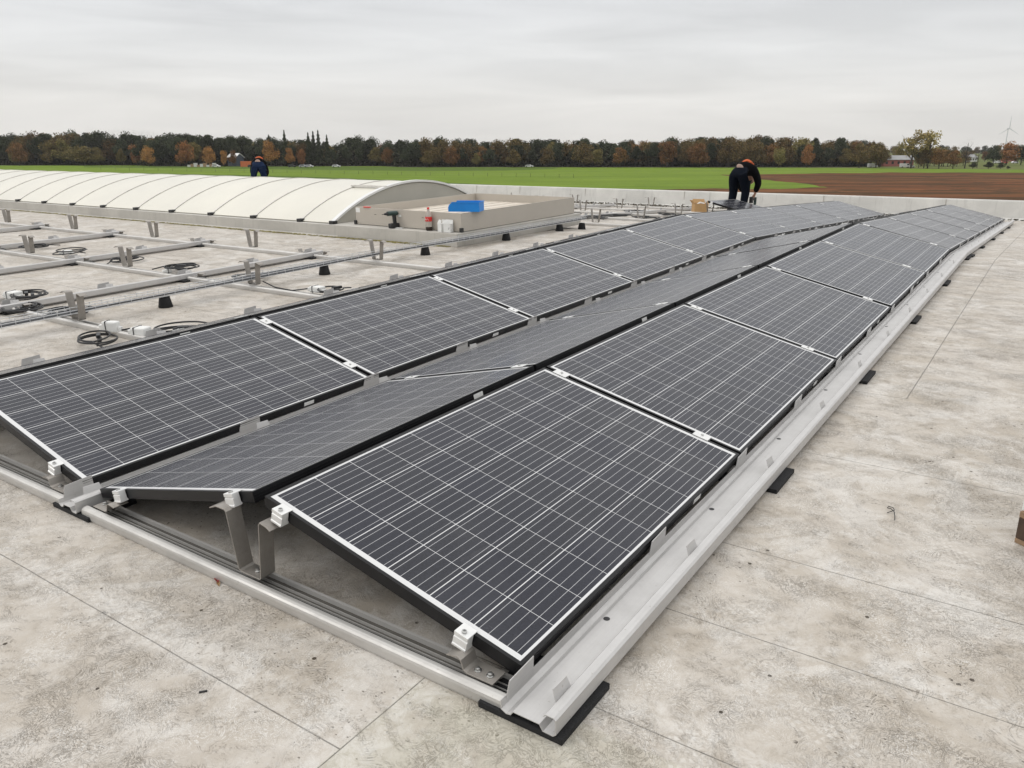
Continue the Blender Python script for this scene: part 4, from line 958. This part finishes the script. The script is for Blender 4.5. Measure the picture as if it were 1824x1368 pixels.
for rowi, (dd, step, off) in enumerate(((0, 25, 0), (9, 24, 11), (20, 24, 4), (34, 26, 15))):
    x = -70 + off
    while x < 1585:
        d = dist_at(x) + dd + rt.uniform(-3, 3); ty = topy(max(-60, min(1570, x))) + (rt.uniform(-4, 8) if rowi else rt.uniform(3, 18))
        if x < 880: fol = rt.choices(['pine', 'oak', 'brown', 'olive'], [12 if rowi else 7, 2, 1.0, 1.0])[0]
        elif x < 1180: fol = rt.choices(['pine', 'oak', 'brown', 'olive'], [6, 4, .9, 1])[0]
        else: fol = rt.choices(['pine', 'oak', 'brown', 'olive'], [3.5, 6, 1.1 if not rowi else .6, 1])[0]
        H = htop(ty, d); tree(at_dist(x, d), H, 'pinec' if fol == 'pine' else 'round', fol, GL[fol], 'trees of the wood beyond the fields', rt.uniform(.85, 1.15))
        x += step * rt.uniform(.75, 1.25)
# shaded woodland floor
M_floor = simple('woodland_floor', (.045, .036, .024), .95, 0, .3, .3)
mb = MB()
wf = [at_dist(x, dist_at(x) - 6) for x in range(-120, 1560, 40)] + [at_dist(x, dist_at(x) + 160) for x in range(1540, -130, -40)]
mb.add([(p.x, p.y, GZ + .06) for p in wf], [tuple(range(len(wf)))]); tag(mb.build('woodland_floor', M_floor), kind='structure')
# understorey mass that closes the wood
mb = MB(); ru = random.Random(8)
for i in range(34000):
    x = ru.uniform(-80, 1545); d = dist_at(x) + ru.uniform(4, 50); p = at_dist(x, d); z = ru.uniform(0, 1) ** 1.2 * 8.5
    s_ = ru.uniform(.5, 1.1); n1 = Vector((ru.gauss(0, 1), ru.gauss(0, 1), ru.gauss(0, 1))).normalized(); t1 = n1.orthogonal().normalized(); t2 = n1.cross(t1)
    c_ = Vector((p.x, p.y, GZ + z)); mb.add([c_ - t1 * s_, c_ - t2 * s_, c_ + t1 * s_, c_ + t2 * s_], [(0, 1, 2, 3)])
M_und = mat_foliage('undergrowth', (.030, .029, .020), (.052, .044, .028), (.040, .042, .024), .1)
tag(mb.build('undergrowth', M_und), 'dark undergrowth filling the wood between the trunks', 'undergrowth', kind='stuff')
# orange trees standing out in front of the wood, conifers above it
fx = [(30, 252, 298, 'brown', 1.0, 'rusty broad tree among the pines at the left picture edge'), (22, 266, 298, 'olive', 1.0, 'low olive tree at the left picture edge before the wood'),
      (145, 258, 298, 'olive', 1.75, 'large rounded olive-brown tree standing in the field at left'), (172, 260, 297, 'olive', 1.0, 'smaller olive tree touching the right side of the large rounded one'),
      (214, 261, 298, 'olive', .75, 'slender yellowish tree right of the large rounded tree'), (242, 256, 298, 'orange', 1.1, 'orange tree, left one of two behind the slender yellowish tree'), (262, 259, 298, 'orange', .9, 'orange tree, right one of two behind the slender yellowish tree'),
      (327, 250, 298, 'orange', .9, 'tall orange tree well left of the white-roofed house'), (371, 260, 298, 'orange', .9, 'bright rust tree left of the white-roofed house'), (397, 267, 298, 'orange', .7, 'small orange tree just left of the white-roofed house'), (412, 266, 298, 'brown', .7, 'small brown tree touching the white-roofed house'),
      (482, 248, 298, 'orange', .85, 'tall orange tree above the jeans worker'), (516, 261, 298, 'orange', .75, 'orange tree, first one right of the jeans worker'), (536, 264, 298, 'orange', .7, 'orange tree, second one right of the jeans worker'),
      (690, 262, 298, 'brown', 1.0, 'brown tree in front of the wood above the skylight end'), (760, 266, 297, 'oak', 1.0, 'low oak before the wood above the beige box'), (915, 262, 298, 'oak', 1.1, 'oak at the wood edge, left of centre gap'), (1040, 252, 299, 'oak', 1.2, 'broad oak at the wood edge left of the cardboard box'), (1105, 258, 299, 'brown', 1.1, 'rust-tinted tree at the wood edge above the cardboard box'),
      (1190, 250, 299, 'brown', 1.25, 'broad golden-brown tree at the wood edge left of the standing worker'), (1245, 252, 299, 'brown', 1.15, 'golden-brown tree at the wood edge just left of the worker'), (1300, 249, 299, 'oak', 1.2, 'broad oak directly above the worker'), (1390, 262, 300, 'olive', 1.0, 'olive tree at the wood edge right of the worker'), (1440, 256, 299, 'orange', .8, 'orange-tinted tree in the wood right of the worker')]
for (x, ty, by, fol, wd, lb) in fx:
    d = dist_at(x) - 9 - rt.uniform(0, 4); p = at_dist(x, d); tree(p, htop(ty, d), 'round', fol, lb, None, wd)
for i, (x, ty) in enumerate(((508, 232), (550, 236), (559, 234), (568, 232), (583, 240), (480, 240))):
    tree(at_dist(x, 460), htop(ty, 460), 'spruce', 'pine', ['tallest pointed spruce rising above the wood', 'slim spruce, first of the pointed cluster', 'slim spruce, second of the pointed cluster', 'pointed spruce, tallest of the cluster', 'broad spruce right of the pointed cluster', 'low spruce left of the tallest pointed spruce'][i], 'spruces above the wood', .9, 'spruce_tree')
for i, x in enumerate((165, 178, 192, 205, 219, 232, 246, 258, 272)):
    tree(at_dist(x, 520 + 4 * i), htop(229 + rt.uniform(0, 3), 530), 'bare', 'bare', 'pale bare tree showing above the left of the wood', 'pale bare trees above the left of the wood')
# right of the wood
fx = [(1622, 231, 300, 'yellow', 'poplar', 1.25, 'tall yellow-green tree, left one of the pair above the red barn'), (1652, 232, 300, 'yellow', 'poplar', 1.0, 'tall pale yellow tree, right one of the pair above the red barn'),
      (1600, 252, 294, 'olive', 'round', .8, 'olive tree left of the tall yellow pair'), (1560, 252, 299, 'oak', 'round', 1.0, 'oak whose trunk stands before the red barn'), (1566, 256, 299, 'oak', 'round', .7, 'second oak standing before the red barn'), (1530, 250, 299, 'oak', 'round', 1.1, 'oak at the right end of the wood'),
      (1636, 262, 299, 'pine', 'round', .7, 'dark shrubby tree right of the red barn'), (1645, 258, 300, 'oak', 'round', 1.1, 'brown-green tree below the tall yellow pair'), (1672, 262, 300.5, 'brown', 'round', 1.2, 'wide brown tree left of the bare one'), (1697, 264, 300.5, 'brown', 'round', 1.1, 'second wide brown tree next to the bare one'),
      (1718, 246, 300, 'bare', 'bare', 1.1, 'bare leafless tree left of the green meadow'), (1740, 262, 299, 'bare', 'bare', .9, 'small bare tree on the green meadow'), (1768, 256, 295, 'pine', 'round', 1.1, 'dark round tree on the meadow left of the rust one'), (1792, 251, 294, 'orange', 'round', 1.15, 'round rust-orange tree below the wind turbine'), (1818, 257, 294, 'pine', 'round', 1.2, 'dark tree at the right picture edge'), (1850, 256, 294, 'oak', 'round', 1.2, 'tree just past the right picture edge'),
      (1732, 287, 301, 'pine', 'round', 1.4, 'low dark bush at the left of the hedge on the meadow'), (1760, 286, 301, 'pine', 'round', 1.6, 'low wide dark bush in the middle of the meadow'), (1782, 288, 301, 'pine', 'round', 1.5, 'low dark bush on the meadow near the right edge'), (1796, 295, 301, 'pine', 'round', 1.6, 'smallest low bush at the right end of the hedge')]
for (x, ty, by, fol, sh, wd, lb) in fx:
    p = ground_at(x, by); d = depth_of(p); tree(p, htop(ty, d), sh, fol, lb, None, wd)
for i in range(13):
    x = 1642 + i * 6.3 + rt.uniform(-3, 3); d = 452 + rt.uniform(-8, 22); fo = rt.choice(['oak', 'oak', 'brown', 'olive']); tree(at_dist(x, d), htop(rt.uniform(262, 271), d), 'round', fo, 'low brown-green tree in the thicket right of the red barn', 'trees of the thicket right of the barn', 1.15)
for i in range(7):
    x = 1478 + i * 15 + rt.uniform(-3, 3); d = 448 + rt.uniform(-4, 8); tree(at_dist(x, d), htop(rt.uniform(250, 262), d), 'round', rt.choice(['oak', 'olive', 'oak', 'pine']), 'muted brown-green tree at the right end of the wood', 'trees at the right end of the wood', 1.1)
for i in range(26):
    x = 1590 + i * 12.5 + rt.uniform(-4, 4); d = 1150 + rt.uniform(-60, 60); tree(at_dist(x, d), htop(258 + rt.uniform(-2.5, 3), d), 'round', 'pine' if i % 3 else 'oak', 'hazy distant tree on the horizon at right', 'distant trees on the horizon at right', 1.2)
for i in range(10):
    x = 1600 + i * 26 + rt.uniform(-4, 4); d = 620 + rt.uniform(-30, 30); tree(at_dist(x, d), htop(266 + rt.uniform(-3, 3), d), 'round', 'oak' if i % 2 else 'brown', 'middle-distance tree behind the meadow at right', 'middle-distance trees behind the meadow', 1.2)

# ------------------------------------------------------------------ far buildings, vehicles, turbine
M_redw = simple('red_brick_wall', (.30, .10, .085), .8, 0, .15, .6); M_groof = simple('grey_roof', (.30, .30, .30), .7, 0, .12, .5); M_wroof = simple('white_roof', (.75, .75, .74), .5, 0, .03); M_dwall = simple('dark_wall', (.07, .085, .11), .7); M_wallw = simple('white_wall', (.6, .6, .58), .7); M_winD = simple('window_glass', (.03, .035, .04), .15); M_or = simple('orange_paint', (.55, .15, .05), .6)
def yaw_cam(): return math.atan2(Rw.y, Rw.x)
def house(p, L, D, H, RH, wall, roof, label, rot=0.0, windows=3, name='house'):
    r_ = empty(name, label, 'house' if name == 'house' else 'barn'); r_.location = p; r_.rotation_euler = (0, 0, yaw_cam() + rot)
    mb = MB(); mb.prism([(-D / 2, 0), (D / 2, 0), (D / 2, H), (0, H + RH), (-D / 2, H)], 'x', -L / 2, L / 2); mb.build('wall', wall, r_)
    mb = MB(); mb.strip([(-D / 2 - .4, H - .3 * RH / (D / 2) * .9), (0, H + RH + .12), (D / 2 + .4, H - .3 * RH / (D / 2) * .9)], .25, 'x', -L / 2 - .4, L / 2 + .4); mb.build('roof', roof, r_)
    for k in range(windows):
        x = -L / 2 + L * (k + .5) / windows; mb = MB(); mb.box(x - .6, x + .6, -D / 2 - .06, -D / 2 - .01, H * .35, H * .75); mb.build('window', M_winD, r_)
    mb = MB(); mb.box(L / 2 + .01, L / 2 + .06, -.6, .6, 0, 2.1); mb.build('door', M_dwall, r_)
    return r_
house(at_dist(1598, 462), 16.5, 8, 3.6, 2.0, M_redw, M_groof, 'long red-walled barn with grey roof at the right of the wood', 0, 5, 'barn')
house(at_dist(1530, 462), 9, 8, 3.6, 1.8, M_dwall, M_groof, 'dark blue shed half hidden behind oaks at the wood end', 0, 2)
house(at_dist(418, 462), 6, 6.5, 4.8, 2.0, M_dwall, M_wroof, 'small dark house with white roof in front of the wood', R(-25), 2)
house(at_dist(1728, 620), 9, 7, 3.2, 2.0, M_wallw, M_groof, 'white-walled farmhouse beyond the meadow', R(15), 4)
house(at_dist(1800, 640), 9, 7, 2.8, 1.8, M_redw, M_wroof, 'low brick house with pale roof behind the rust tree', R(-10), 3)
mb = MB(); mb.box(-3, 3, -1.2, 1.2, 0.05, 2.9)
for k in range(14): mb.box(-2.9 + k * .43, -2.7 + k * .43, -1.25, -1.2, .1, 2.8)
o = mb.build('orange_container', M_or); o.location = at_dist(437, 446) + Vector((0, 0, 1.0)); o.rotation_euler = (0, 0, yaw_cam()); o.location.z = GZ; tag(o, 'orange shipping container next to the white-roofed house', 'container')
def car(p, rot, col, label, van=False):
    r_ = empty('van' if van else 'parked_car', label, 'van' if van else 'car'); r_.location = p; r_.rotation_euler = (0, 0, rot)
    m = simple('car_paint', col, .3, 0, .02); mb = MB()
    pr = [(-2.1, .3), (2.1, .3), (2.15, .7), (1.9, .9), (1.0, 1.0), (.45, 1.45), (-1.3, 1.45), (-2.0, 1.0), (-2.15, .75)] if not van else [(-2.5, .35), (2.5, .35), (2.55, .9), (2.1, 1.2), (1.6, 2.1), (-2.5, 2.15)]
    mb.prism(pr, 'y', -.85, .85); mb.build('body', m, r_, .06)
    mb = MB()
    wp = [(.85, 1.0), (.38, 1.38), (-1.25, 1.38), (-1.75, 1.0)] if not van else [(2.0, 1.25), (1.55, 1.95), (.8, 1.95), (.8, 1.25)]
    mb.prism(wp, 'y', -.87, .87); mb.build('window', M_winD, r_)
    for x in (-1.35, 1.35):
        for y in (-.75, .75):
            mb = MB(); mb.tube([(x, y - .12, .33), (x, y + .12, .33)], .33, 12); mb.build('wheel', M_rub, r_)
    return r_
cars = [(446, 396, (.04, .04, .045), 'dark car parked right of the white-roofed house', 0), (518, 398, (.03, .03, .035), 'dark car alone beyond the field right of the jeans worker', 0), (538, 396, (.35, .36, .38), 'grey car, left one of the row near the low trailer', 0), (549, 397, (.5, .5, .5), 'silver car, right one of the row near the low trailer', 0), (382, 398, (.6, .6, .58), 'white car left of the white-roofed house', 0), (597, 398, (.6, .6, .6), 'white car parked alone above the skylight', 0),
        (1558, 392, (.7, .7, .7), 'white van in front of the red barn wall', 1), (1616, 390, (.7, .7, .7), 'white van right of the red barn', 1), (1626, 391, (.62, .62, .62), 'light car behind the white van right of the barn', 0), (1780, 500, (.6, .6, .6), 'white van across the meadow below the rust tree', 1), (1793, 502, (.4, .06, .05), 'red car across the meadow below the rust tree', 0), (1812, 503, (.6, .6, .62), 'pale car across the meadow by the right edge', 0), (943, 398, (.65, .65, .64), 'white car at the wood edge above the far frames', 0)]
for (x, d, c_, lb, v_) in cars: car(at_dist(x, d * 1.09), yaw_cam() + R(random.uniform(-15, 15)), c_, lb, bool(v_))
# woodpile / pale pallets before the wood at left
for i in range(9):
    mb = MB(); mb.box(-.9, .9, -.6, .6, 0, .9 + .5 * (i % 3)); mb.box(-.95, .95, -.65, .65, .9 + .5 * (i % 3), 1.0 + .5 * (i % 3)); o = mb.build('log_stack', M_wood if i % 2 else M_wallw); o.location = at_dist(334 + i * 5.6, 447); o.rotation_euler = (0, 0, yaw_cam()); tag(o, 'pale log stack at the wood edge left of the white-roofed house', 'log stack', 'log stacks at the wood edge')
# wind turbine
M_turb = simple('turbine_white', (.62, .63, .64), .5); tb = empty('wind_turbine', 'pale three-bladed wind turbine far off at the right', 'wind turbine'); dT = 2300; hubH = htop(229, dT)
tb.location = at_dist(1790, dT); tb.rotation_euler = (0, 0, yaw_cam())
mb = MB(); mb.tube([(0, 0, 0), (0, 0, hubH - 1)], 1.7, 12, r2=.9); mb.build('tower', M_turb, tb)
mb = MB(); mb.box(-1.2, 1.2, -4, 4, hubH - 1.4, hubH + 1.4); na = mb.build('nacelle', M_turb, tb, .4)
mb = MB(); mb.tube([(0, -5, hubH), (0, -7.0, hubH)], 1.0, 10, r2=.4); mb.build('hub', M_turb, tb)
for k in range(3):
    a = R(88 + 120 * k + 2); mb = MB(); ca, sa = math.cos(a), math.sin(a); Lb = 33; pts = []
    for s_, wd in ((0, .7), (.1, 1.15), (.3, .9), (.7, .5), (1, .15)): pts.append((s_ * Lb, wd))
    vs_ = []
    for s_, wd in pts:
        for (dx, dy) in ((-wd, -.25), (wd, -.1), (wd, .1), (-wd, .25)): vs_.append((ca * s_ - sa * dx, -6 + dy, hubH + sa * s_ + ca * dx))
    mb.add(vs_, [(i * 4 + q, i * 4 + (q + 1) % 4, (i + 1) * 4 + (q + 1) % 4, (i + 1) * 4 + q) for i in range(4) for q in range(4)] + [(0, 1, 2, 3), (16, 17, 18, 19)]); mb.build('blade', M_turb, tb)
# field fence at the left
fe = empty('field_fence', 'thin wire fence with small posts across the green field', 'fence')
prev = None
for i in range(34):
    x = 180 + i * 25.5; p = ground_at(x, 303 + i * .42)
    mb = MB(); mb.tube([(p.x, p.y, GZ), (p.x, p.y, GZ + 1.25)], .05, 6); mb.build('post', M_bark, fe)
    if prev is not None:
        mb = MB()
        for h in (.6, 1.15): mb.tube([(prev.x, prev.y, GZ + h), (p.x, p.y, GZ + h)], .008, 4)
        mb.build('wire', M_brk, fe)
    prev = p
bpy.context.view_layer.update()

# ------------------------------------------------------------------ the misty air over the fields
HAZE = 0.00008
mz, t_, b_ = newmat('misty_air'); t_.nodes.remove(b_); pv_ = t_.nodes.new('ShaderNodeVolumePrincipled'); pv_.inputs['Density'].default_value = HAZE; pv_.inputs['Color'].default_value = (.985, .99, 1, 1)
t_.links.new(pv_.outputs[0], t_.nodes['Material Output'].inputs['Volume'])
mb = MB(); mb.box(-6100, 6100, -6100, 6100, GZ - 1.2, 190); hz = mb.build('haze', mz); tag(hz, 'thin pale mist over the fields', 'haze', kind='stuff')
bpy.context.view_layer.update()
